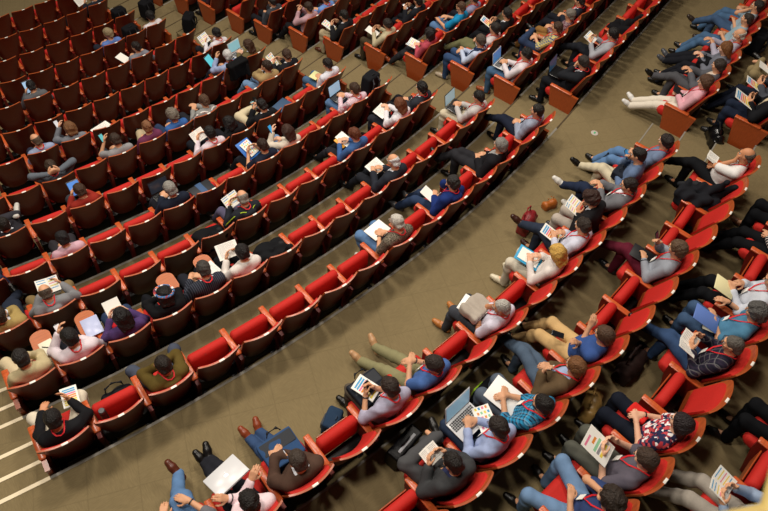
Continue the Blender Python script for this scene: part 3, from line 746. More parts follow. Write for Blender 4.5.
def booklet(w=.135, h=.20, style='text', ang=14):
    mb = MB(); a = math.radians(ang)
    for sx in (-1, 1):
        R = Matrix.Rotation(-sx*a, 3, 'Y'); n = len(mb.v)
        mb.box((sx*w/2*math.cos(a), 0, w/2*math.sin(a)), (w, h, .005), R)
        for i in range(10 if style == 'text' else 5):
            y = h*.38-h*(.08 if style == 'text' else .16)*i; t = .003 if style == 'text' else h*.05; c = 5 if style == 'text' else (1, 1, 3, 2, 3)[(i+(sx > 0)) % 5]
            q = [Vector((x, yy, .003)) for x, yy in ((-w*.38, y), (w*.38, y), (w*.38, y+t), (-w*.38, y+t))]
            mb.add([R @ p+Vector((sx*w/2*math.cos(a), 0, w/2*math.sin(a))) for p in q], [(0, 1, 2, 3)], c)
    return mb.mesh('booklet', [mat('ink_%d' % i if i else 'paper_white', c, .6) for i, c in enumerate(PAL)], smooth=False)
def slab(w, h, t, col, rough=.5, name='notebook', coat=0):
    return MB().box((0, 0, 0), (w, h, t), bev=min(.004, t*.4)).mesh(name, [mat(name+'_cover', col, rough, coat=coat)])
def put(name, me, M, X, label, cat, group=None):
    o = link(name, me); o.matrix_world = M @ X; tag(o, label, cat, group); return o
def laptop(M, X, label, body='c8c8ca', openang=105, scr='9fc0d8', w=.32, d=.22, closed=False, logo=False):
    r = bpy.data.objects.new('laptop', None); C.objects.link(r); r.matrix_world = M @ X; r.empty_display_size = .1; tag(r, label, 'laptop')
    bm_ = mat('laptop_shell', body, .3, spec=.6)
    link('base', MB().box((0, 0, 0), (w, d, .014), bev=.004).mesh('base', [bm_]), r)
    if not closed:
        kb = MB()
        for i in range(5):
            for j in range(13): kb.box((-w*.42+w*.07*j, d*.36-i*.021, .0085), (w*.055, .016, .003))
        link('keyboard', kb.mesh('keyboard', [mat('keys', '2a2a2c' if body != '1a1a1c' else '101012', .5)], smooth=False), r)
        link('touchpad', MB().box((0, -d*.28, .0075), (.09, .05, .001)).mesh('touchpad', [mat('touchpad', 'b4b4b6', .4)]), r)
    a = 0 if closed else openang
    L = Matrix.Translation((0, d/2, .010)) @ Matrix.Rotation(math.radians(-a), 4, 'X')
    lid = link('lid', MB().box((0, -d/2, .005), (w, d, .008), bev=.003).mesh('lid', [bm_]), r, L)
    if not closed: link('screen', MB().box((0, -d/2, .0), (w*.92, d*.86, .003)).mesh('screen', [mat('screen_glow', scr, .2, emit=.55)]), r, L)
    if logo:
        g = MB(); 
        out = []
        for k in range(24):
            t = 2*math.pi*k/24; rr = .021*(1+.12*math.cos(2*t)-.10*math.exp(-((t-math.pi/2)/.35)**2)-.08*math.exp(-((t-3*math.pi/2)/.3)**2)-.30*math.exp(-((t-.15)/.38)**2)); out.append((rr*math.cos(t), rr*math.sin(t)*1.02))
        g.prism([(x, y-d/2) for x, y in out], .0092, .0098, axis='z')
        g.prism([(.004+.012*a_-.004*b_, .025+.012*a_+.006*b_-d/2) for a_, b_ in ((0, 0), (.5, .5), (1, 0), (.5, -.5))], .0092, .0098, axis='z')
        lg = link('logo', g.mesh('logo', [mat('logo_white', 'f8f8f8', .3, emit=.3)]), lid); lg['label'] = 'bitten fruit logo in white'
    return r
def soft(name, label, cat, M, bd, col, h=.012, amp=.010, fr=.6, kind='cloth', rough=.9, parts=(), seed=3, spec=.15, cuts=None):
    o = link(name, blob(name, bd, h, [mat(name+'_fabric', col, rough, kind, spec=spec)], folds(seed, amp, fr), cuts)); o.matrix_world = M; tag(o, label, cat)
    for pn, pb, pc in parts:
        if isinstance(pb, MB): link(pn, pb.mesh(pn, [mat(pn, pc, .6)]), o)
        else: link(pn, blob(pn, pb, h, [mat(pn, pc, .8, 'cloth')]), o)
    return o

def cell(n, k):
    R, z, p, k0, t = ROWS[n]; return R, z, t[k-k0]
def SM(n, k): R, z, th = cell(n, k); return frame(R, th, z)
# (row, seat) -> short phrase, extra words, options, held things
PP = [
# ---- front block, last row
('F1', 0, 'person in black jacket and cream trousers', 'beside the stairs holding a colour sheet', dict(top=('shirt', '17171a'), pants='d8cdb8', hair=('short', '15110f'), arms='sheetr', legs='wide', lany=1, pitch=32, lean=-8, skin='b'), [('sheet', (.17, .56, .70, 12, 0, -8), 'bars')]),
('F1', 2, 'person in olive jacket', 'and slate trousers, hands at mouth', dict(top=('hood', '57481f'), pants='454b5a', hair=('short', '1d1611'), arms='face2', legs='wide', lany=1, pitch=30, lean=-6, fr=(.02, .0, 0), fl=(-.03, 0, 0)), []),
('F1', 8, 'person in brown speckled shirt', 'and jeans, typing on white pad', dict(top=('short', '3a332a', 'speckle', '8a8070'), pants='5878a0', hair=('crop', 'b5b0a6'), arms='lap', legs='tuck', lany=1, shoes='e8e4dc', watch='L', pitch=30), [('notebook', (0, .50, .645, 0, 0, 4), 'f2efe8', .30, .22)]),
('F1', 10, 'person in blue and black anorak', 'hand raised to mouth', dict(top=('hood', '1b2f6a'), pants='2c3a55', hair=('full', '23211f'), arms='face', legs='out', pitch=18, lany=1, shoes='4a4a4c'), [('sheet', (-.10, .46, .70, 20, 0, 10), 'plain')]),
('F1', 12, 'person in black suit', 'with legs stretched out and crossed', dict(top=('suit', '18181c'), pants='2a2a2e', hair=('full', '77746f'), arms='lap', legs='crossr', slouch=.08, lean=-14, pitch=10, under='9a9a98', hr=(.06, -.02, 0), hl=(-.04, 0, 0)), []),
('F1', 14, 'person in blue grey shirt', 'at the row end by centre stairs', dict(top=('shirt', '8d95a8'), pants='1f2433', hair=('short', '1c1814'), arms='lap', legs='crossl', lany=1, lean=-14, pitch=8, yaw=-20, slouch=.05), []),
# F2
('F2', 0, 'person in beige shirt', 'beside the stairs, tablet arm folded out', dict(top=('shirt', 'b8a983'), pants='c9b896', hair=('short', '1a1512'), arms='face', legs='wide', pitch=30, yaw=-10), []),
('F2', 1, 'person in white shirt', 'with red lanyard, blue booklet on tablet arm', dict(top=('shirt', 'd9cdd4'), pants='22232a', hair=('full', '14110f'), arms='phonel', legs='flat', lany=1, pitch=32, lean=-8), [('phone', (-.10, .47, .95, 50, 0, 10), 'e8e8ec')]),
('F2', 2, 'person in purple top', 'with long black hair, red bag on lap', dict(top=('sweater', '4b3766'), pants='2c3a55', hair=('long', '120f10'), arms='paper', legs='flat', pitch=26, s=.94, skin='c'), [('sheet', (-.02, .50, .80, 35, 0, 0), 'plain'), ('lapbag', 'b01f28')]),
('F2', 3, 'person in black top', 'with patterned hair scarf, hands near face', dict(top=('sweater', '131316'), pants='17181c', hair=('bob', '14110f'), arms='face2', legs='flat', pitch=34, roll=8, s=.93), [('scarf', None)]),
('F2', 4, 'person in dark pinstripe suit', 'writing on the tablet arm', dict(top=('suit', '20242e', 'stripe', '4a4d58'), pants='23252c', hair=('short', '3a3733'), arms='write', legs='flat', pitch=36, lean=-3, lany=1), []),
('F2', 5, 'person in white sweater', 'reading an open newspaper', dict(top=('sweater', 'ded6d0'), pants='151619', hair=('full', '141110'), arms='paper', legs='flat', pitch=34, lean=-7), [('sheetbig', (-.02, .54, .80, 30, 0, -10), 'plain')]),
('F2', 10, 'person in charcoal suit', 'with thin white hair writing on paper', dict(top=('suit', '262a33'), pants='23252b', hair=('bald', 'c9c5bd'), arms='write', legs='out', pitch=30, lany=0), [('sheetbig', (.02, .52, .70, 14, 0, 5), 'plain')]),
('F2', 14, 'person in pale grey shirt', 'and cream trousers typing on black laptop', dict(top=('shirt', 'b9b6b4'), pants='cfc4aa', hair=('short', '15120f'), arms='laptop', legs='flat', lany=1, pitch=22, lean=-12, under='5f86b8'), [('laptop', '2a2b2e', 'a7c4cc')]),
# F3
('F3', 0, 'person in khaki jacket', 'at left edge, hand raised to head', dict(top=('jacket', 'a08a55'), pants='262c3a', hair=('short', '2a211a'), arms='face', legs='crossl', pitch=10), []),
('F3', 1, 'person in grey hoodie', 'with bald head holding an open booklet', dict(top=('hood', '7c7d80'), pants='7d6a48', hair=('bald', '4a3f35'), arms='paper', legs='wide', pitch=34, lany=1, hr=(.06, .03, .02)), [('booklet', (.03, .50, .80, 30, 0, -6), 'bars')]),
('F3', 6, 'person in black jacket with lime piping', 'reading white papers', dict(top=('hood', '22252c'), pants='57536a', hair=('bald', '7d776e'), arms='paper', legs='out', pitch=32, lany=1), [('booklet', (-.04, .50, .80, 40, 0, 10), 'plain'), ('piping', None)]),
('F3', 10, 'person in denim blue shirt', 'with auburn hair writing in notebook', dict(top=('shirt', '3c5f94'), pants='2a2a30', hair=('full', '5a2f1a'), arms='write', legs='out', pitch=30, skin='c', s=.95), [('notebook', (.0, .48, .70, 14, 0, 8), 'f0a833', .24, .20), ('sheet', (.03, .47, .712, 14, 0, 8), 'plain')]),
('F3', 12, 'person in white blouse', 'with long chestnut hair and large paper', dict(top=('blouse', 'dcdadf'), pants='2a2c34', hair=('long', '5f351c'), arms='reach', legs='flat', pitch=28, skin='c', s=.94), [('sheetbig', (-.04, .52, .70, 14, 0, 8), 'plain')]),
('F3', 13, 'person in dark grey suit', 'at the row end by centre stairs', dict(top=('suit', '2c2e36'), pants='1a1b20', hair=('short', '13100e'), arms='lap', legs='out', pitch=15, lean=-12, lany=1), []),
# F4
('F4', -1, 'person in navy sleeve', 'cut off by the left edge', dict(top=('sweater', '2a3550'), pants='23283a', hair=('short', '1a1512'), arms='lap', legs='flat'), []),
('F4', 1, 'person in pale pink shirt', 'with dark strap across the back', dict(top=('shirt', 'c9a3b0'), pants='2e2c30', hair=('full', '121012'), arms='lap', legs='flat', pitch=30, s=.95), [('strap', None)]),
('F4', 4, 'person in navy suit', 'with grey hair using a black laptop', dict(top=('suit', '1b2130'), pants='2a2b33', hair=('full', '84817b'), arms='laptop', legs='out', pitch=26, lean=-4), [('laptop', '1a1a1c', '2a2e38')]),
('F4', 7, 'person in black tee', 'holding blue clipboard and colour pages', dict(top=('short', '1c2233'), pants='22242b', hair=('short', '2a1c14'), arms='paper', legs='out', pitch=30), [('notebook', (-.04, .53, .74, 25, 0, 8), '2f6fc4', .26, .34), ('sheet', (-.02, .52, .765, 25, 0, 14), 'dots')]),
('F4', 8, 'person in cream top', 'with long brown hair and blue phone', dict(top=('sweater', 'cfc4b4'), pants='6a86a8', hair=('long', '38231a'), arms='phonel', legs='flat', pitch=26, s=.94, skin='c'), [('phone', (-.13, .47, .98, 50, 0, 10), '3a9ad8')]),
('F4', 11, 'person in white striped shirt', 'and jeans typing on a laptop', dict(top=('shirt', 'd8cdd6', 'stripe', 'c98a98'), pants='5878a0', hair=('short', '3a281c'), arms='laptop', legs='flat', pitch=28, lany=1), [('laptop', '2a2b2e', '9fc4e0')]),
# F5
('F5', 0, 'person in dark grey jacket', 'at left edge with ankle on knee', dict(top=('jacket', '25242a'), pants='35343a', hair=('short', '18130f'), arms='face', legs='figl', pitch=12, shoes='d0ccc4', lean=-14), []),
('F5', 2, 'person in brick red sweater', 'using a tablet computer', dict(top=('sweater', '8e2a20'), pants='3c3f45', hair=('full', '3b2a1e'), arms='paper', legs='flat', pitch=32, belly=.02), [('tablet', (-.01, .52, .82, 40, 0, 0), '4f7fc8')]),
('F5', 6, 'person in white office shirt', 'with black hair reading a page', dict(top=('shirt', 'd8cbd4'), pants='1d1f26', hair=('full', '12100f'), arms='paper', legs='flat', pitch=28, lany=1), [('booklet', (-.06, .50, .80, 40, 0, 10), 'text')]),
('F5', 7, 'person in black sweater', 'leaning over with black hair', dict(top=('sweater', '16161a'), pants='1c1c22', hair=('bob', '100d0d'), arms='reach', legs='flat', pitch=34, side=-12, s=.94), []),
('F5', 8, 'person in black blazer', 'and cream trousers looking at phone', dict(top=('suit', '17181c'), pants='cdbf9f', hair=('short', '151210'), arms='phone', legs='figl', pitch=34), [('phone', (-.02, .44, .90, 45, 0, 0), '7fc0c8')]),
('F5', 11, 'person in bright white shirt', 'and jeans with pale yellow pad', dict(top=('short', 'd8dae4'), pants='44607f', hair=('short', '1a1310'), arms='lap', legs='flat', pitch=24, belly=.03), [('notebook', (-.04, .50, .65, 4, 0, 10), 'd6d59a', .22, .16)]),
# F6
('F6', 1, 'person in slate grey sweater', 'with both hands behind head', dict(top=('sweater', '5e656e'), pants='3a3c44', hair=('short', '36281d'), arms='behind', legs='out', pitch=12, lany=1), []),
('F6', 3, 'person in light grey tee', 'with teal phone', dict(top=('short', '8f8e90'), pants='2f3138', hair=('full', '33251c'), arms='phonel', legs='flat', pitch=34), [('phone', (-.13, .47, .98, 50, 0, 10), '5fb8c0')]),
('F6', 4, 'person in plum shirt', 'with crossed beige leg', dict(top=('shirt', '6b3350'), pants='b3a284', hair=('crop', '7a5236'), arms='face', legs='crossl', pitch=20), []),
('F6', 5, 'person in cobalt shirt', 'with grey curly hair', dict(top=('shirt', '3a66a8'), pants='2c3a55', hair=('curly', '6f675c'), arms='lap', legs='flat', pitch=24), []),
('F6', 6, 'person in grey tracksuit top', 'with black and white stripes', dict(top=('hood', '8a8a88'), pants='25262c', hair=('full', '4c3626'), arms='reach', legs='flat', pitch=24, side=8), [('stripes', None)]),
('F6', 9, 'person in tan jacket', 'and light jeans, hand on chin', dict(top=('jacket', 'a58d63'), pants='6a86a8', hair=('short', '2c1f16'), arms='facel', legs='out', pitch=12, yaw=-18), []),
('F6', 10, 'person in smart black suit', 'holding a coloured dot chart', dict(top=('suit', '1a1b20'), pants='1f2026', hair=('short', '3a271b'), arms='paper', legs='flat', pitch=28), [('sheet', (-.08, .50, .82, 45, 0, 10), 'dots')]),
# F7
('F7', 1, 'person in sky blue polo', 'with bald head and red lanyard', dict(top=('polo', '93a1c0'), pants='2c3040', hair=('bald', '55483a'), arms='lap', legs='out', pitch=20, lany=1, yaw=-14), []),
('F7', 2, 'person in dusty grey top', 'with dark blond hair and phone', dict(top=('sweater', '747880'), pants='30323a', hair=('bob', '6e4a2c'), arms='phonel', legs='flat', pitch=30, skin='c', s=.94), [('phone', (-.13, .47, .98, 50, 0, 10), 'd0d4dc')]),
('F7', 8, 'person in pale blue shirt', 'with white hair and teal tablet', dict(top=('shirt', '98a8cc'), pants='2c2f3a', hair=('full', 'cfcac0'), arms='phonel', legs='out', pitch=14, lany=1, side=-5), [('tablet', (-.20, .56, .84, 50, 0, 20), '58b8c8')]),
('F7', 9, 'person in olive cardigan', 'with long brown hair and silver laptop', dict(top=('jacket', '6b6040'), pants='2b2b30', hair=('long', '3c2718'), arms='laptop', legs='flat', pitch=24, s=.94, skin='c'), [('laptop', 'c8c8ca', '8cc0cc')]),
# F8..F12
('F8', 8, 'person in crisp white shirt', 'at row end, black hair, red lanyard', dict(top=('shirt', 'd8d5dc'), pants='24252c', hair=('full', '121010'), arms='paper', legs='flat', pitch=26, lany=1), [('booklet', (-.12, .48, .84, 45, 0, 10), 'plain')]),
('F9', 1, 'person in mid grey suit', 'with black hair using a tablet', dict(top=('suit', '5c5e62'), pants='2b2c32', hair=('short', '0f0d0d'), arms='paper', legs='flat', pitch=34), [('tablet', (0, .52, .84, 45, 0, 0), '8fb0d0')]),
('F9', 5, 'person in heather grey shirt', 'with dark hair, paper at left', dict(top=('shirt', '7c7f8a'), pants='24262c', hair=('short', '1c1613'), arms='armr', legs='flat', pitch=18, yaw=-20), [('sheet', (-.20, .48, .70, 15, 0, 20), 'plain')]),
('F10', 4, 'person in cornflower shirt', 'with sandy hair near the front', dict(top=('shirt', '5f7ec0'), pants='282c38', hair=('full', '8a7a5c'), arms='clasp', legs='flat', pitch=14, yaw=-30), []),
('F10', 6, 'person in white top', 'at a front row end, black hair', dict(top=('short', 'd8d4d8'), pants='1a1a1e', hair=('full', '100e0e'), arms='lap', legs='out', pitch=22), []),
('F12', 4, 'person in navy jacket', 'near the front holding newspaper', dict(top=('jacket', '20242e'), pants='15161a', hair=('short', '1f1814'), arms='paper', legs='out', pitch=25), [('sheetbig', (-.16, .52, .86, 50, 0, 15), 'plain')]),
# ---- block across the centre stairs
('G1', 0, 'person in black jacket over laptop', 'hands near chin, aisle seat', dict(top=('suit', '1c1e23'), pants='1b1c21', hair=('full', '2c2623'), arms='face2', legs='flat', pitch=26, lany=1), [('laptop', '1a1a1c', '31506a')]),
('G1', 2, 'person in silver grey shirt', 'and red lanyard reading white pad', dict(top=('shirt', '9a9da4'), pants='1e2026', hair=('full', '14110f'), arms='paper', legs='crossl', pitch=18, lany=1, lean=-12), [('booklet', (-.02, .50, .80, 40, 0, 0), 'plain')]),
('G2', 0, 'person in pinkish white shirt', 'and jeans with blue screen laptop', dict(top=('shirt', 'd8cfd4'), pants='44607f', hair=('full', '13100f'), arms='laptop', legs='flat', pitch=18, lany=1, shoes='9a4a20', lean=-12), [('laptop', 'c8c8ca', '4a8ac8')]),
('G2', 2, 'person in yellow plaid shirt', 'leaning back in dark jeans', dict(top=('roll', '3c4c78', 'plaid', 'd8c868'), pants='2c3a55', hair=('short', '3c2a1c'), arms='clasp', legs='figl', pitch=8, lany=1, lean=-14), []),
('G2', 3, 'person in maroon plaid shirt', 'and tan trousers with grey hair', dict(top=('shirt', '5c2430', 'plaid', '8a7a80'), pants='8a6436', hair=('full', '6e675e'), arms='lap', legs='out', pitch=10, lean=-12), []),
('G2', 4, 'person in navy blazer', 'partly cut off at top', dict(top=('suit', '20242f'), pants='1c1d24', hair=('short', '1a1512'), arms='lap', legs='out', lany=1), []),
('G3', 0, 'person in navy vest', 'over pale shirt sleeves, wearing glasses', dict(top=('vest', '1d2c4c'), under='b8c4dc', pants='33486a', hair=('full', '4a4038'), arms='clasp', legs='flat', pitch=16, glasses=1, shoes='b8a890', lean=-12), []),
('G3', 1, 'person in off white shirt', 'and olive trousers with lanyard', dict(top=('shirt', 'c8c0c2'), pants='6b6a4a', hair=('full', '221c18'), arms='lap', legs='crossr', pitch=8, lany=1, lean=-12), []),
('G3', 2, 'person in ink black suit', 'holding a printed colour page', dict(top=('suit', '15161a'), pants='17181c', hair=('short', '181310'), arms='paper', legs='out', pitch=14), [('sheet', (-.12, .52, .82, 45, 0, 10), 'bars')]),
('G4', 0, 'person in rose red blouse', 'with magazine on the lap, aisle seat', dict(top=('blouse', 'b04a58'), pants='2a2a2e', hair=('bob', '191314'), arms='lap', legs='out', pitch=14, s=.94, skin='c', shoes='a04a20'), [('booklet', (-.06, .50, .66, 6, 0, 10), 'bars')]),
('G4', 2, 'person in turquoise tee', 'and jeans with cropped hair', dict(top=('short', '1a86b8'), pants='5878a0', hair=('crop', '4a3424'), arms='knees', legs='flat', pitch=14, hr=(0, -.06, 0)), []),
('G4', 3, 'person in lavender shirt', 'reclining, partly cut off', dict(top=('shirt', '8a8aa8'), pants='1f212a', hair=('short', '2a211a'), arms='lap', legs='out', lany=1), []),
('G5', 0, 'person in sand coloured shirt', 'and brown trousers with notes', dict(top=('shirt', 'b8ad8e'), pants='4a4030', hair=('full', '241c18'), arms='paper', legs='flat', pitch=24), [('sheet', (-.06, .50, .76, 25, 0, 10), 'plain')]),
('G5', 2, 'person in pitch black suit', 'holding small white card', dict(top=('suit', '1a1c22'), pants='1a1b20', hair=('short', '14110f'), arms='paper', legs='out', pitch=14), [('phone', (-.04, .48, .80, 25, 0, 0), 'e8e8ec')]),
('G6', 0, 'person in raven black jacket', 'and beige trousers with colour chart', dict(top=('jacket', '1b1b1e'), pants='b8a888', hair=('short', '15120f'), arms='paper', legs='flat', pitch=24, shoes='5a2c1a'), [('sheet', (-.14, .50, .80, 40, 0, 15), 'dots')]),
('G7', 0, 'person in dusty pink shirt', 'hands raised with camera', dict(top=('shirt', 'b8949c'), pants='1c1c20', hair=('short', '31231a'), arms='phone', legs='out', pitch=20, hr=(0, .02, .06), hl=(0, .02, .06)), [('phone', (-.01, .44, .96, 60, 0, 0), '15161a')]),
('G7', 1, 'person in azure shirt', 'with red lanyard near the top', dict(top=('shirt', '6a90d0'), pants='24262e', hair=('short', '2a2018'), arms='lap', legs='out', lany=1), []),
('G7', 2, 'person in smoky grey shirt', 'beside the azure shirt', dict(top=('shirt', '70727c'), pants='24262e', hair=('short', '2a2018'), arms='lap', legs='out'), []),
('G8', 0, 'person in gunmetal jacket', 'in aisle seat near the top', dict(top=('suit', '3a3c42'), pants='1c1d22', hair=('short', '1c1613'), arms='face', legs='flat'), []),
('G10', 0, 'person in burgundy top', 'in aisle seat at the top', dict(top=('sweater', '42232a'), pants='25252c', hair=('short', '1c1613'), arms='lap', legs='flat'), []),
# ---- rear block, row on the cross aisle
('H1', -3, 'person with brown shoe at bottom edge', 'mostly outside the picture', dict(top=('shirt', '4a4a52'), pants='2c3a55', hair=('short', '2a2018'), arms='lap', legs='flat', shoes='7a4626'), []),
('H1', -2, 'person in blue jeans with watch', 'hands on knees at bottom edge', dict(top=('roll', '6a6a70'), pants='5878a0', hair=('short', '2a2018'), arms='knees', legs='crossl', shoes='5c2c1c', lean=-6, watch='R'), []),
('H1', -1, 'person in blush pink shirt', 'with silver laptop and black trousers', dict(top=('shirt', 'e3ccd2'), pants='23242a', hair=('full', '16120f'), arms='cross', legs='long', pitch=14, lean=-12, lany=1, slouch=-.03, fr=(-.1, .05, 0), watch='R'), [('laptop', 'd2d2d4', '9fc0d8', 'shut')]),
('H1', 0, 'person in brown blazer and jeans', 'with hands clasped over blue bag', dict(top=('suit', '4e3a30'), pants='33486a', hair=('short', '3a3029'), arms='clasp', legs='long', pitch=34, lean=-8, shoes='8a3f22', hr=(-.08, .02, 0), hl=(-.08, .02, 0), fr=(-.04, -.14, 0), fl=(-.02, -.1, 0)), [('lapcase', '2f4a70')]),
('H1', 2, 'person in lilac grey shirt', 'holding phone above lap bag', dict(top=('roll', 'a9a6bc'), pants='5a5146', hair=('full', '2b201a'), arms='phone', legs='flat', pitch=32, lean=-2, watch='L', lany=1, hr=(-.06, .04, -.08), hl=(-.06, .04, -.08)), [('lapcase', '20242c'), ('sheet', (-.06, .50, .735, 6, 0, 20), 'bars'), ('phone', (-.05, .47, .80, 25, 0, 10), '15161a')]),
('H1', 3, 'person in royal blue tee', 'and khaki trousers, hands together', dict(top=('short', '4666a0'), pants='86815f', hair=('full', '2a211c'), arms='clasp', legs='long', pitch=16, yaw=-22, watch='R', lany=1, fl=(-.1, -.05, 0), shoes='c0946a', lean=-10), []),
('H1', 5, 'person in white checked shirt', 'with coat on lap, hand on chin', dict(top=('short', 'cdc9d8'), pants='40434a', hair=('crop', 'a8a49c'), arms='face', legs='flat', pitch=16, watch='R', lany=1, shoes='b87438', yaw=-25, fr=(.03, .1, 0), fl=(-.02, .05, 0), skin='e'), [('notebook', (-.02, .50, .64, 4, 0, 14), 'eceae6', .24, .32), ('coat', 'a89e92')]),
('H1', 7, 'person in ivory blouse', 'with long blond hair and blue folder', dict(top=('blouse', 'd6cec8'), pants='c8c0ae', hair=('long', 'c8964a'), arms='write', legs='flat', pitch=24, skin='c', s=.95, shoes='ddd3b8'), [('notebook', (-.02, .50, .66, 8, 0, 14), '2f9ac8', .25, .33), ('sheet', (-.02, .50, .672, 8, 0, 14), 'plain')]),
('H1', 8, 'person in white dress shirt', 'with pen and colour chart', dict(top=('shirt', 'c6c8d8'), pants='2c3444', hair=('short', '2b221c'), arms='write', legs='crossl', pitch=22, lany=1, shoes='3c1c14', slouch=.03), [('sheet', (-.06, .52, .72, 20, 0, 10), 'bars')]),
('H1', 9, 'person in black cardigan', 'with curly brown hair and flowered skirt', dict(top=('jacket', '1b1a1d'), pants='b0a59a', hair=('curly', '2f1b14'), arms='paper', legs='flat', pitch=34, s=.95, lean=14, side=-6), [('booklet', (-.06, .56, .80, 40, 0, 10), 'dots')]),
('H1', 10, 'person in ash grey jacket', 'with navy trousers and white shoe', dict(top=('jacket', '6a6b70'), pants='232c42', hair=('short', '1f1714'), arms='reach', legs='crossl', pitch=16, lany=1, shoes='e6e2da', yaw=-15, lean=-12), []),
('H1', 11, 'person in blue chambray shirt', 'and cream trousers with blue phone', dict(top=('shirt', '5f7394'), pants='cabfa4', hair=('short', '17120f'), arms='phone1', legs='crossl', pitch=20, lean=4), [('phone', (.06, .46, .96, 50, 0, 0), '3a9ad8'), ('lapbag', '20242e')]),
('H1', 12, 'person in slate blue shirt', 'at row end beside the rear stairs', dict(top=('shirt', '6a7a96'), pants='5878a0', hair=('full', '1f1613'), arms='lap', legs='out', pitch=12, lany=1, lean=-12), []),
# H2
('H2', 0, 'person in charcoal two piece suit', 'reading an open booklet', dict(top=('suit', '3b3c3e'), pants='4a4a4c', hair=('short', '1b1613'), arms='paper', legs='figl', pitch=32, lean=-2, under='2a3050', belly=.02), [('booklet', (-.02, .50, .79, 30, 0, 4), 'text')]),
('H2', 1, 'person in powder blue shirt', 'typing on white laptop', dict(top=('shirt', '9aa8cc'), pants='2e3a50', hair=('full', '241c18'), arms='laptop', legs='flat', pitch=30, lany=1, lean=0), [('laptopbig', 'dcdcde', '8fb8cc'), ('sheet', (.16, .44, .665, 5, 0, -20), 'dots')]),
('H2', 2, 'person in turquoise plaid shirt', 'with dark beard and grey jeans', dict(top=('roll', '2a86b0', 'plaid', '1c2a40'), pants='56606e', hair=('short', '17120f'), beard='17120f', arms='clasp', legs='flat', pitch=10, lany=1, lean=-14, hr=(-.06, .02, 0), hl=(-.06, .02, 0)), [('notebook', (-.04, .48, .66, 6, 0, 10), 'eceae6', .30, .34)]),
('H2', 3, 'person in brown corduroy blazer', 'and faded jeans wearing glasses', dict(top=('suit', '5c4a34'), pants='4f5f72', hair=('full', '6a4526'), arms='facel', legs='crossl', pitch=12, lany=1, glasses=1, under='98a8c8', lean=-14, slouch=.05, hl=(-.12, .12, -.12)), []),
('H2', 4, 'person in denim blue tee', 'and sand trousers with crossed arms', dict(top=('short', '35508a'), pants='cba874', hair=('full', '4a3526'), arms='cross', legs='out', pitch=14, lean=-14, slouch=.06, glasses=1, belly=.02), [('phone', (-.10, .56, .66, 4, 0, 30), '15161a')]),
('H2', 7, 'person in dove grey shirt', 'with maroon trousers raising a phone', dict(top=('shirt', '8d929c'), pants='5c1c2c', hair=('full', '54402f'), arms='phone1', legs='crossl', pitch=18, lany=1, lean=-10, shoes='26262a', watch='L'), [('phone', (.07, .46, .98, 60, 0, 0), '243040'), ('notebook', (.02, .46, .65, 4, 0, 8), '1a1a1d', .22, .30)]),
('H2', 11, 'person in white short sleeved shirt', 'resting head on hand with papers', dict(top=('short', 'e2e0de'), pants='17181b', hair=('bald', '544c44'), arms='facel', legs='crossl', pitch=10, lany=1, lean=-12, belly=.05, skin='b'), [('booklet', (.04, .48, .76, 35, 0, 8), 'text')]),
# H3
('H3', -1, 'person in blue jeans with dark curls', 'at the bottom edge, wrists together', dict(top=('short', '30406a'), pants='6a86a8', hair=('curly', '2a2019'), arms='face', legs='wide', pitch=16, lany=1, lean=-8), []),
('H3', 0, 'person in taupe grey tee', 'with red lanyard reading a magazine', dict(top=('short', '5a5560'), pants='55564e', hair=('full', '3b2c22'), arms='paper', legs='flat', pitch=20, lany=1, lean=-8, skin='c'), [('sheetcover', (-.10, .52, .84, 45, 0, 12), 'cover')]),
('H3', 1, 'person in floral blouse', 'with long dark hair and red cloth', dict(top=('short', '2a2c4c', 'flower', 'c04a50'), pants='191d28', hair=('long', '201719'), arms='lap', legs='flat', pitch=6, lean=-12, s=.95, skin='c', watch='R'), [('cloth', 'd42a26')]),
('H3', 3, 'person in dark plaid shirt', 'with red lanyard reading a booklet', dict(top=('shirt', '1c1c2a', 'plaid', '2e2638'), pants='33486a', hair=('crop', '57524c'), arms='paper', legs='crossl', pitch=16, lany=1, lean=-10, glasses=1), [('booklet', (-.10, .50, .80, 35, 0, 12), 'text')]),
('H3', 4, 'person in steel blue tee', 'with curly grey hair and blue folder', dict(top=('short', '4a7a98'), pants='3c5270', hair=('curly', '4c4a48'), arms='armr', legs='flat', pitch=18, lany=1, lean=-8, watch='R', belly=.03), [('notebook', (-.14, .50, .72, 15, 0, 14), '5f7cc0', .22, .30), ('phone', (-.20, .42, .665, 0, 0, 20), 'd8d0b8')]),
('H3', 5, 'person in frosty white shirt', 'at right edge holding a notepad', dict(top=('shirt', 'c3c8d2'), pants='141518', hair=('short', '2a2018'), arms='write', legs='out', pitch=20, lany=1), [('notebook', (-.16, .54, .74, 15, 0, 14), 'e8dfae', .22, .24)]),
('H3', 7, 'person in striped top', 'and black trousers with sandals', dict(top=('sweater', '2a2a2e', 'stripe', 'd0c8c0'), pants='131417', hair=('long', '17120f'), arms='lap', legs='out', s=.95), []),
('H3', 8, 'person in jet black clothes', 'at right edge with bare ankles', dict(top=('sweater', '17171a'), pants='101114', hair=('bob', '17120f'), arms='lap', legs='flat', s=.95, shoes='8a5a40'), []),
('H4', 0, 'person in grey slacks holding a handout', 'beneath the balcony rail', dict(top=('shirt', '8fa0b8'), pants='a39b90', hair=('short', '2a2018'), arms='paper', legs='out', hr=(-.04, .06, 0), hl=(-.04, .06, 0)), [('booklet', (-.04, .60, .82, 35, 0, 8), 'bars')]),
('H4', 2, 'person in black leggings', 'and boots at right edge', dict(top=('sweater', '202024'), pants='111215', hair=('bob', '17120f'), arms='lap', legs='flat', s=.95), []),
# K
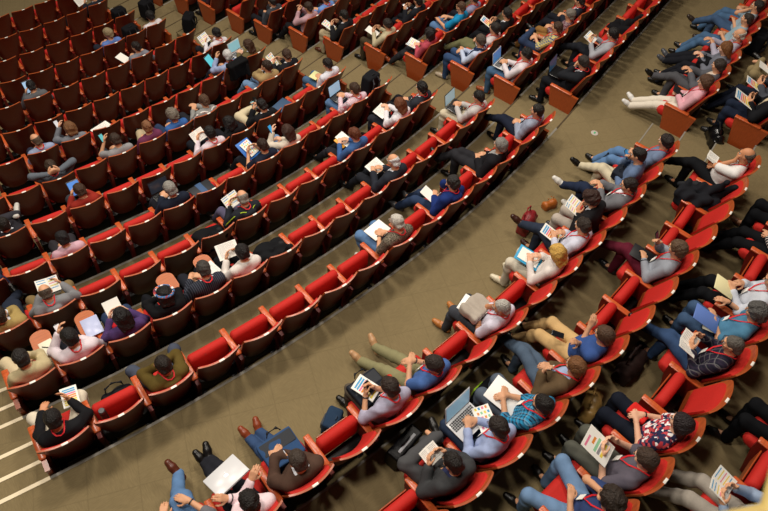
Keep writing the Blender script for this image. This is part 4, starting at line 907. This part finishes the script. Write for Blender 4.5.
('K1', 0, 'person in light pink cardigan', 'with white trousers and white trainers', dict(top=('sweater', 'd8a3ae'), pants='d8cfc0', hair=('bob', '4e3524'), arms='lap', legs='long', pitch=12, lany=1, s=.95, skin='c', shoes='eceae6', yaw=-20), [('notebook', (.02, .42, .70, 30, 0, 10), '1a1a1d', .18, .24)]),
('K1', 1, 'person in stone grey suit', 'with hands spread beside pink cardigan', dict(top=('suit', '55565c'), pants='4c4c50', hair=('full', '2f2620'), arms='reach', legs='crossl', pitch=14, lean=-12, under='c8b8a8'), []),
('K1', 2, 'person in grey hooded top', 'with golden brown straight hair', dict(top=('hood', '6c6f7a'), pants='1b1c22', hair=('long', '6a4220'), arms='reach', legs='out', pitch=22, s=.95, skin='c'), [('lapbag', '15161a')]),
('K1', 3, 'person in pearl grey shirt', 'with white beard and black trousers', dict(top=('shirt', 'a8a4b4'), pants='1b1c22', hair=('bald', 'a39c92'), beard='d8d2c8', arms='reach', legs='long', pitch=12, lany=1, lean=-12, shoes='4c4e54'), []),
('K1', 4, 'person in aqua shirt', 'and blue jeans, hands in lap', dict(top=('roll', '8fa8b4'), pants='44607f', hair=('crop', '2a211a'), arms='lap', legs='out', pitch=8, lean=-12, slouch=.04), []),
('K1', 5, 'person in ice blue shirt', 'with glasses and dark jeans', dict(top=('short', '90a4b0'), pants='3c5270', hair=('crop', '1f1814'), arms='face', legs='crossl', pitch=4, lean=-12, glasses=1, slouch=.05, shoes='3a2e26'), []),
('K1', 6, 'person in rusty top', 'at the top right corner', dict(top=('short', '7a5a4a'), pants='44607f', hair=('short', '1f1814'), arms='lap', legs='out', shoes='1a1a1c'), []),
('K2', 0, 'person in black suit with light scarf', 'holding a coloured table of text', dict(top=('suit', '15161a'), under='c9b99a', pants='20283a', hair=('short', '2a2018'), arms='paper', legs='flat', pitch=18, shoes='2a2a2c'), [('sheetbig2', (-.14, .54, .82, 40, 0, 12), 'bars')]),
('K2', 1, 'person in pewter suit', 'with open leaflet at right edge', dict(top=('suit', '474a52'), pants='1d2230', hair=('short', '2a2018'), arms='paper', legs='out', watch='L'), [('sheet', (-.14, .54, .78, 35, 0, 12), 'bars')]),
('K2', 2, 'person in camel trousers', 'at right edge above the pewter suit', dict(top=('shirt', '9a9aa0'), pants='8a7a58', hair=('short', '2a2018'), arms='paper', legs='figl'), [('sheet', (-.14, .50, .78, 35, 0, 12), 'plain')]),
]
FARH = {'F1': .0095, 'F2': .0095, 'F3': .0105, 'F4': .0115, 'H1': .0085, 'H2': .0085, 'H3': .0085, 'H4': .0095, 'K1': .0095, 'K2': .0105, 'G1': .0105}
OCC = {}
t0 = time.time()
rnd = random.Random(3)
for (n, k, short, extra, o, held) in PP:
    o = dict(o); o.setdefault('s', rnd.uniform(.95, 1.0)); 
    for f_, a_ in (('lean', 3), ('side', 3), ('yaw', 8), ('twist', 5)):
        o[f_] = o.get(f_, -7 if f_ == 'lean' else 0)+rnd.uniform(-a_, a_)
    R, z, p, k0, t = ROWS[n]; th = t[k-k0] if 0 <= k-k0 < len(t) else t[0]+(k-k0)*p/R
    M = frame(R, th, z); M0 = M; OCC[(n, k)] = short
    root, J = person(n+str(k), M, short+' '+extra, o, FARH.get(n, .0125))
    M = M @ Matrix.Translation((0, DY, 0))
    for it in held:
        kd = it[0]; who = 'the '+short
        if kd in ('sheet', 'sheetbig', 'sheetbig2', 'sheetcover', 'booklet', 'notebook', 'phone', 'tablet'): 
            q_ = list(it[1])+[0]*(6-len(it[1]))
            if n[0] in 'HKG' and kd not in ('phone', 'tablet') and q_[3] > 18: q_[3] = 10+q_[3]*.25; q_[2] -= .02
            X = MX(*q_)
        if kd == 'sheet': put('paper_sheet', sheet(.165 if n == 'F1' else .19, .215 if n == 'F1' else .265, it[2]), M, X, ('colour printed sheet of ' if it[2] != 'plain' else 'plain white sheet of ')+who, 'paper')
        elif kd == 'sheetbig': put('newspaper', sheet(.28, .21, 'text'), M, X, 'large white paper of '+who, 'paper')
        elif kd == 'sheetbig2': put('paper_sheet', sheet(.25, .33, 'bars'), M, X, 'coloured table sheet of '+who, 'paper')
        elif kd == 'sheetcover': put('magazine', sheet(.24, .31, 'cover'), M, X, 'pale magazine with colour cover of '+who, 'magazine')
        elif kd == 'booklet': put('booklet', booklet(.10 if n == 'H2' else .135, .17 if n == 'H2' else .20, it[2]), M, X, 'open booklet of '+who, 'booklet')
        elif kd == 'notebook': put('notebook', slab(it[3], it[4], .014, it[2]), M, X, 'flat pad or folder of '+who, 'notebook')
        elif kd == 'phone':
            r = put('mobile_phone', slab(.072, .142, .010, '1a1a1e', .25, 'phone'), M, X, 'mobile phone of '+who, 'phone')
            link('screen', MB().box((0, 0, .0056), (.062, .125, .001)).mesh('screen', [mat('screen_glow', it[2], .2, emit=.3)]), r)
        elif kd == 'tablet':
            r = put('tablet_computer', slab(.19, .25, .010, '2a2a2e', .3, 'tablet'), M, X, 'tablet computer of '+who, 'tablet')
            link('screen', MB().box((0, 0, .0056), (.165, .21, .001)).mesh('screen', [mat('screen_glow', it[2], .2, emit=.6)]), r)
        elif kd in ('laptop', 'laptopbig'):
            shut = len(it) > 3
            if shut: laptop(M, MX(-.03, .56, .70, -14, 0, 12), 'closed silver laptop lying on '+who, body=it[1], closed=True, logo=True, w=.36, d=.25)
            else: laptop(M, MX(0, .53, .645, 0, 0, 3), 'open laptop on lap of '+who, body=it[1], scr=it[2], w=.36 if kd == 'laptopbig' else .32, d=.25 if kd == 'laptopbig' else .22)
        elif kd == 'lapbag':
            b = Body().box((0, .40, .67), (.11, .07, .045), rd=.02)
            hm = Body(); pts = [V(-.08, .40, .70), V(-.05, .42, .78), V(.05, .42, .78), V(.08, .40, .70)]
            for a_, b_ in zip(pts, pts[1:]): hm.cone(a_, b_, .008)
            soft('small_bag', 'small soft bag on lap of '+who, 'bag', M, b, it[1], parts=[('handle', hm, it[1])])
        elif kd == 'lapcase':
            b = Body().box((-.02, .50, .665), (.18, .14, .028), rd=.012)
            fl_ = Body().box((-.02, .56, .695), (.175, .07, .006), rd=.006); hm = Body()
            pts = [V(-.08, .66, .69), V(-.05, .70, .71), V(.05, .70, .71), V(.08, .66, .69)]
            for a_, b_ in zip(pts, pts[1:]): hm.cone(a_, b_, .009)
            soft('satchel', 'dark satchel on lap of '+who, 'bag', M, b, it[1], amp=.004, parts=[('flap', fl_, '2c2f35'), ('handle', hm, '14151a')])
        elif kd == 'coat':
            b = Body().box((-.04, .46, .71), (.13, .10, .03), rd=.03).ell(V(.02, .52, .72), V(.12, .08, .05)).cone(V(-.12, .40, .70), V(-.16, .56, .68), .04)
            soft('folded_coat', 'light grey coat on lap of '+who, 'coat', M, b, it[1], amp=.012, fr=.9)
        elif kd == 'cloth':
            b = Body().box((.05, .44, .635), (.06, .075, .012), rd=.015).cone(V(.08, .38, .64), V(.10, .46, .62), .03)
            soft('red_cloth', 'bright red cloth on lap of '+who, 'cloth', M, b, it[1], amp=.008)
        elif kd == 'scarf':
            c = J['head']; Rh = J['Rh']; m = MB().tube([c+Rh@V(.108*math.cos(a), .125*math.sin(a)-.01, .05+.03*math.sin(a)) for a in [k_*math.pi/10 for k_ in range(20)]], .016, n=8, closed=True)
            link('hair_band', m.mesh('hair_band', [mat('scarf', '3a6a9a', .8, 'flower', col2='d8785a')]), root)
        elif kd == 'strap':
            sp = J['sp']; q = [sp(-.07, -.10, .46), sp(-.03, -.137, .38), sp(.01, -.145, .28), sp(.03, -.14, .14), sp(.05, -.13, .02)]
            link('bag_strap', MB().tube(q, .009, n=6, flat=.5).mesh('bag_strap', [mat('strap', '14141a', .6)]), root)
        elif kd in ('piping', 'stripes'):
            sp = J['sp']; m = MB()
            for sx in (-1, 1):
                m.tube([sp(sx*.03, -.08, .47), sp(sx*.10, -.04, .478), sp(sx*.16, -.02, .46)] + [J['sh'+('R' if sx > 0 else 'L')]+V(sx*.06, -.03, .04), J['el'+('R' if sx > 0 else 'L')]+V(sx*.055, -.02, .02)], .007 if kd == 'piping' else .014, n=6)
            link('piping' if kd == 'piping' else 'sleeve_stripe', m.mesh('piping', [mat('pipe', 'a8c82a' if kd == 'piping' else 'e4e2dc', .7)]), root)
print('PEOPLE', len(PP), round(time.time()-t0, 1), 's')

# ------------------------------------------------------------------ every seat in view
OPEN = {('F2', 6), ('F3', 5), ('F12', 3), ('G1', 4), ('H2', 10)}
TABLETS = {('F2', 0), ('F2', 1), ('F2', 3), ('F2', 4)}
ORD = ['first', 'second', 'third', 'fourth', 'fifth', 'sixth', 'seventh', 'eighth', 'ninth', 'tenth', 'eleventh', 'twelfth', 'thirteenth', 'fourteenth', 'fifteenth']
BLOCK = {'F': 'left block', 'G': 'upper middle block', 'H': 'rear block', 'K': 'far right block'}
def seat_label(n, k, ks):
    if (n, k) in OCC: return 'theater seat under the '+OCC[(n, k)]
    b = {'F': 'stage-side left block', 'G': 'top middle block', 'H': 'rear block', 'K': 'top right block'}[n[0]]
    i = int(n[1:]); best = None
    for q in ks:
        if (n, q) in OCC and (best is None or abs(q-k) < abs(best-k)): best = q
    if best is not None:
        d = abs(k-best); side = 'left' if k < best else 'right'
        return 'empty red seat, %s %s of the %s' % ('next' if d == 1 else ORD[d-1], side, OCC[(n, best)])
    return 'empty seat, %s from left in row %d of %s' % (ORD[ks.index(k)], i, b)
nseat = 0
for n, (R, z, p, k0, t) in ROWS.items():
    ks = list(range(k0, k0+len(t)))
    for k in ks:
        th = t[k-k0]; occ = (n, k) in OCC or (n, k) in OPEN
        lend = (k == k0 and n[0] in 'GK') or (n in ('F1', 'F2') and k == k0)
        rend = k == ks[-1] and (n[0] == 'F' or (n in ('H1', 'H2', 'H3')))
        seat(frame(R, th, z), seat_label(n, k, ks), folded=not occ, lend=lend, rend=rend, tablet=(n, k) in TABLETS, group='folding theater seats in curved rows'); nseat += 1
print('SEATS', nseat)

# ------------------------------------------------------------------ loose things
def floorz(R):
    z = FR[-1][1]
    for (r, zo, zi) in EDGES:
        if R > r: return zo
    return z
def at(R, th, z=0, rz=0): return frame(R, th, z) @ Matrix.Rotation(math.radians(rz), 4, 'Z')
def backpack(M, label, col='16171b', col2='22252c', s=1.0, lie=False):
    b = Body().box(V(0, 0, .20)*s, V(.13, .07, .17)*s, rd=.045*s).ell(V(0, .09, .14)*s, V(.10, .05, .10)*s)
    st = Body()
    for sx in (-1, 1):
        pts = [V(sx*.07, -.10, .38)*s, V(sx*.09, -.16, .30)*s, V(sx*.10, -.16, .16)*s, V(sx*.09, -.10, .05)*s]
        for a, c in zip(pts, pts[1:]): st.cone(a, c, .016*s)
    pk = Body().box(V(0, .13, .13)*s, V(.085, .012, .075)*s, rd=.012)
    hd = Body(); pts = [V(-.03, -.05, .40)*s, V(-.025, -.05, .44)*s, V(.025, -.05, .44)*s, V(.03, -.05, .40)*s]
    for a, c in zip(pts, pts[1:]): hd.cone(a, c, .009*s)
    if lie: M = M @ MX(0, 0, .12, -80, 0, 0)
    return soft('backpack', label, 'backpack', M, b, col, amp=.006, parts=[('strap', st, col2), ('front_pocket', pk, col2), ('handle', hd, col)])
def handbag(M, label, col, s=1.0, kind='leather', rough=.25, spec=.6):
    b = Body().ell(V(0, 0, .12)*s, V(.22, .11, .13)*s).box(V(0, 0, .08)*s, V(.17, .06, .06)*s, rd=.03).cone(V(-.14, 0, .2)*s, V(.14, 0, .2)*s, .05*s, None, .05)
    hd = Body(); pts = [V(-.12, .04, .2)*s, V(-.10, .06, .34)*s, V(0, .07, .39)*s, V(.10, .06, .34)*s, V(.12, .04, .2)*s]
    for a, c in zip(pts, pts[1:]): hd.cone(a, c, .011*s)
    return soft('handbag', label, 'bag', M, b, col, amp=.012, fr=.7, kind=kind, rough=rough, spec=spec, parts=[('strap', hd, col)], cuts=lambda X, Y, Z, F: np.maximum(F, -Z))
def jacket_heap(M, label, col, seed=4, big=1.0):
    M = M @ Matrix.Translation((0, .06, -.02)); b = Body().box(V(0, .30, .52)*1.0, V(.17*big, .13, .05), rd=.05).ell(V(-.08, .38, .60), V(.14, .12, .07)).ell(V(.08, .22, .62), V(.13, .10, .12)).cone(V(.12, .12, .70), V(.10, .05, .90), .06, .04, .05).cone(V(-.10, .12, .66), V(-.14, .45, .58), .07, .05, .05)
    sl = Body().cone(V(.16, .34, .60), V(.20, .52, .44), .05, .035, .03)
    return soft('jacket', label, 'jacket', M, b, col, amp=.018, fr=.7, seed=seed, parts=[('sleeve', sl, col)])
def draped(M, label, col):
    M = M @ Matrix.Translation((0, .02, .09)); b = Body().box(V(0, -.03, .80), V(.20, .02, .15), rd=.025).box(V(0, .07, .84), V(.19, .015, .10), rd=.02).cone(V(-.2, 0, .93), V(.2, 0, .93), .045, None, .03)
    sl = Body().cone(V(.18, -.04, .86), V(.22, -.06, .60), .05, .04)
    return soft('jacket', label, 'jacket', M, b, col, amp=.012, parts=[('sleeve', sl, col)])
backpack(at(25.12, .0682, 0, 30), 'blue and grey backpack on carpet beside the brown blazer', '25384f', '3c4046', .74)
# black briefcase with a silver laptop edge behind the lilac grey shirt
bf = soft('briefcase', 'black briefcase on floor in front of charcoal two piece suit', 'bag', at(25.86, .0816, DHH, 10), Body().box(V(0, 0, .16), V(.19, .06, .13), rd=.02), '0f0f12', amp=.003, kind='leather', rough=.35, parts=[('handle', MB().tube([(-.07, 0, .31), (-.05, 0, .36), (.05, 0, .36), (.07, 0, .31)], .009), '0d0d10'), ('silver_clasp', MB().box((0, -.02, .315), (.26, .03, .008), bev=.002), 'b8bac0')])
handbag(at(26.11, .362, DHH, 30), 'shiny black leather bag on floor beside the rear stairs', '0d0d0f', 1.0)
handbag(at(24.70, .2295, 0, 10), 'dark red bag on carpet beside the white dress shirt', '86161e', .95, rough=.5)
handbag(at(24.74, .253, 0, -20), 'orange leather bag on carpet in front of ash grey jacket', 'b0601e', .5, rough=.5)
handbag(at(25.0, .303, 0, -20), 'black bag on carpet beside slate blue shirt at row end', '15161a', .9, kind='cloth', rough=.8, spec=.2)
handbag(at(26.87, .1488, 2*DHH, 20), 'tan leather handbag on floor beside the floral blouse', 'a8854a', .95, rough=.45)
backpack(at(26.0, .1245, DHH, 0), 'black bag with lime strap on floor by grey jeans', '15161a', '9ac82a', .85)
handbag(at(26.9, .1765, 2*DHH, 0), 'dark brown bag on floor behind the sand trousers', '2c1d1a', 1.1, kind='cloth', rough=.8, spec=.2)
backpack(at(14.8, .338, floorz(14.8)+.12, 30), 'black backpack standing upright on the upper centre stairs', '131316', '0d0d10')
backpack(at(13.45, .330, floorz(13.45)+.12, 10), 'black backpack at the foot of the centre stairs near the stage', '151518', '0d0d10')
handbag(at(17.95, .372, ROWS['G7'][1], 0), 'black bag on floor beside dusty pink shirt', '141417', .8, kind='cloth', rough=.8, spec=.2)
handbag(at(20.85, .3805, ROWS['G4'][1], 0), 'black bag on floor beside rose red blouse', '141417', .8, kind='cloth', rough=.8, spec=.2)
backpack(at(25.86, .4776, DHH, 0), 'dark backpack on floor behind the pearl grey shirt', '191a1f', '25262c')
handbag(at(23.33, -.003, ROWS['F1'][1], 0), 'black cloth bag on floor in front of an empty seat near stairs', '15161a', .9, kind='cloth', rough=.8, spec=.2)
# bottle lying across the folded cushion of F1 seat 1
bt = MB(); prof = [(0, .0), (.034, .0), (.036, .01), (.036, .16), (.030, .175), (.030, .178)]
def lathe(prof, n=20, mi=0):
    vs = []; fs = []
    for r, z in prof:
        for j in range(n): vs.append((max(r, .0001)*math.cos(2*math.pi*j/n), max(r, .0001)*math.sin(2*math.pi*j/n), z))
    for i in range(len(prof)-1):
        for j in range(n): a = i*n+j; b = i*n+(j+1) % n; fs.append((a, b, b+n, a+n))
    return vs, fs
v, f = lathe(prof); bt.add(v, f); cp = MB(); v, f = lathe([(.032, .178), (.033, .18), (.033, .215), (.028, .222), (0, .222)]); cp.add(v, f)
b_ = link('water_bottle', bt.mesh('water_bottle', [mat('bottle', '1c1d20', .3)])); b_.matrix_world = SM('F1', 1) @ MX(-.15, .24, .60, 0, 0, 0); tag(b_, 'black drinks bottle with grey lid on empty seat near the stairs', 'bottle')
link('lid', cp.mesh('lid', [mat('bottle_lid', '3c3e42', .4)]), b_)
jacket_heap(SM('F2', 6), 'black jacket heaped on empty seat beside white sweater', '141518', 5)
jacket_heap(SM('F3', 5) @ MX(0, -.02, -.04), 'black jacket on empty seat beside lime piped jacket', '121316', 6)
put('document_folder', slab(.36, .26, .03, '26292e', .6, 'folder'), SM('F4', 5), MX(-.02, .34, .680, 0, 0, 4), 'dark folder lying on folded seat beside the navy suit', 'folder')
put('cloth_strip', slab(.10, .27, .006, '3a567c', .7, 'blue_strip'), SM('F4', 5), MX(-.02, .34, .698, 0, 0, 4), 'blue strip lying across the dark folder', 'cloth')
backpack(SM('F4', 12) @ MX(0, .34, .64), 'black backpack on the end seat beside white striped shirt', '17181c', '3a3d44', .9)
put('document_folder', slab(.32, .22, .04, '36506e', .7, 'blue_folder'), SM('F5', 9), MX(-.04, .35, .682, 0, 0, 10), 'blue folder on folded seat beside the black blazer', 'folder')
put('newspaper', sheet(.34, .26, 'text'), SM('F7', 3), MX(0, .36, .665, 0, 0, 14), 'folded white newspaper on empty seat beside dusty grey top', 'newspaper')
draped(SM('F7', 8), 'black jacket draped over seat back of pale blue shirt', '121214')
backpack(SM('F10', 5) @ MX(0, .32, .62), 'black bag on seat beside cornflower shirt', '131316', '0d0d10', .9)
backpack(SM('F11', 5) @ MX(0, .32, .62), 'black backpack on the end seat one row behind navy jacket', '121215', '0d0d10', .9)
jacket_heap(SM('F12', 3), 'black coat on the seat beside navy jacket near front', '111114', 8)
jacket_heap(SM('G1', 4), 'black coat on red seat near the top beside cross aisle', '131316', 9)
jacket_heap(SM('H2', 10), 'black puffer jacket spread over empty seat by white short sleeves', '15161b', 10, 1.15)
jacket_heap(SM('H2', 10) @ MX(-.06, .12, .03), 'black rucksack lying over the front of puffer jacket', '1a1b20', 12, 1.0)
# round marker on the carpet
put('notebook', slab(.15, .20, .012, 'e6e0c8'), SM('F2', 0), MX(.22, .58, .621, 0, 0, 5), 'pale notebook with a pen on tablet arm by the stairs', 'notebook')
pn = link('pen', MB().tube([(-.05, .03, 0), (.05, -.04, 0)], .005).mesh('pen', [BLACKM])); pn.matrix_world = SM('F2', 0) @ MX(.22, .58, .635); tag(pn, 'black pen lying on the pale notebook', 'pen')
put('booklet', slab(.20, .27, .008, 'b4bcdc', .3, 'booklet_blue'), SM('F2', 1), MX(.22, .60, .620, 0, 0, 0), 'lavender blue booklet lying on tablet arm of white shirt', 'booklet')
put('paper_sheet', sheet(.17, .22, 'text'), SM('F2', 4), MX(.22, .58, .617, 0, 0, 10), 'handwritten page on tablet arm of dark pinstripe suit', 'paper')
mk = MB(); v, f = lathe([(0, .004), (.055, .004), (.06, .0)], 24); mk.add(v, f)
mo = link('floor_sticker', mk.mesh('floor_sticker', [mat('sticker', 'b8b0a8', .6)])); mo.matrix_world = at(24.517, .3323, .001, 0); tag(mo, 'small round white and green sticker on the carpet', 'sticker')
mk = MB(); mk.box((0, 0, .0055), (.05, .028, .002), bev=.0008)
link('green_symbol', mk.mesh('green_symbol', [mat('sticker_green', '4faa72', .5)]), mo)

# ------------------------------------------------------------------ balcony rail just below the photographer
def ray(px, py, d):
    M = cam.matrix_world; f = cam.data.lens/36*768; v = Vector(((px-384)/f, -(py-255.5)/f, -1)); return M @ (v*d)
RA, RB = Vector(), Vector()
rl = MB(); a, b = ray(690, 541, .97), ray(800, 516, 1.03)
rl.tube([a+(a-b)*.6, b+(b-a)*1.2], .030, n=12)
rr = link('balcony_rail', rl.mesh('balcony_rail', [mat('rail_wood', 'b09a5c', .6, 'wood')])); tag(rr, 'blurred tan balcony rail at the bottom right corner', 'rail')
ps = MB(); c_, d_ = ray(770, 520, 1.0), ray(790, 440, 1.08); ps.tube([c_, d_+(d_-c_)*.3], .018, n=12)
link('rail_brace', ps.mesh('rail_brace', [mat('rail_wood', 'b09a5c', .6, 'wood')]), rr)

# ------------------------------------------------------------------ light: ceiling lamps over the hall
def area(loc, tgt, power, size, col=(1, .91, .80)):
    d = bpy.data.lights.new('ceiling_lamp', 'AREA'); d.energy = power; d.size = size; d.shape = 'DISK'; d.color = col
    o = bpy.data.objects.new('ceiling_lamp', d); C.objects.link(o); o.location = loc
    o.rotation_euler = (Vector(tgt)-Vector(loc)).to_track_quat('-Z', 'Y').to_euler()
LAMPS = [(13.7, -.15, 9.5, 300), (13.7, .25, 9.5, 330), (16.7, .58, 9.5, 450), (19.7, -.10, 10.0, 580), (19.7, .16, 10.0, 640), (20.0, .36, 10.0, 520), (24.2, -.02, 9.9, 560), (24.2, .24, 9.9, 340)]
for R, th, z, pw in LAMPS:
    p = place(R, th, z); q = place(R+1.2, th, 0); area(p, q, pw, 1.3)
w = bpy.data.worlds.new('hall_air'); bpy.context.scene.world = w; w.use_nodes = True
w.node_tree.nodes['Background'].inputs[0].default_value = (1, .86, .72, 1); w.node_tree.nodes['Background'].inputs[1].default_value = .045
sc = bpy.context.scene
sc.view_settings.view_transform = 'Standard'; sc.view_settings.look = 'None'; sc.view_settings.gamma = 1; sc.view_settings.exposure = -0.55
sc.cycles.max_bounces = 5; sc.cycles.diffuse_bounces = 3
print('SCRIPT', round(time.time()-T_START, 1), 's')
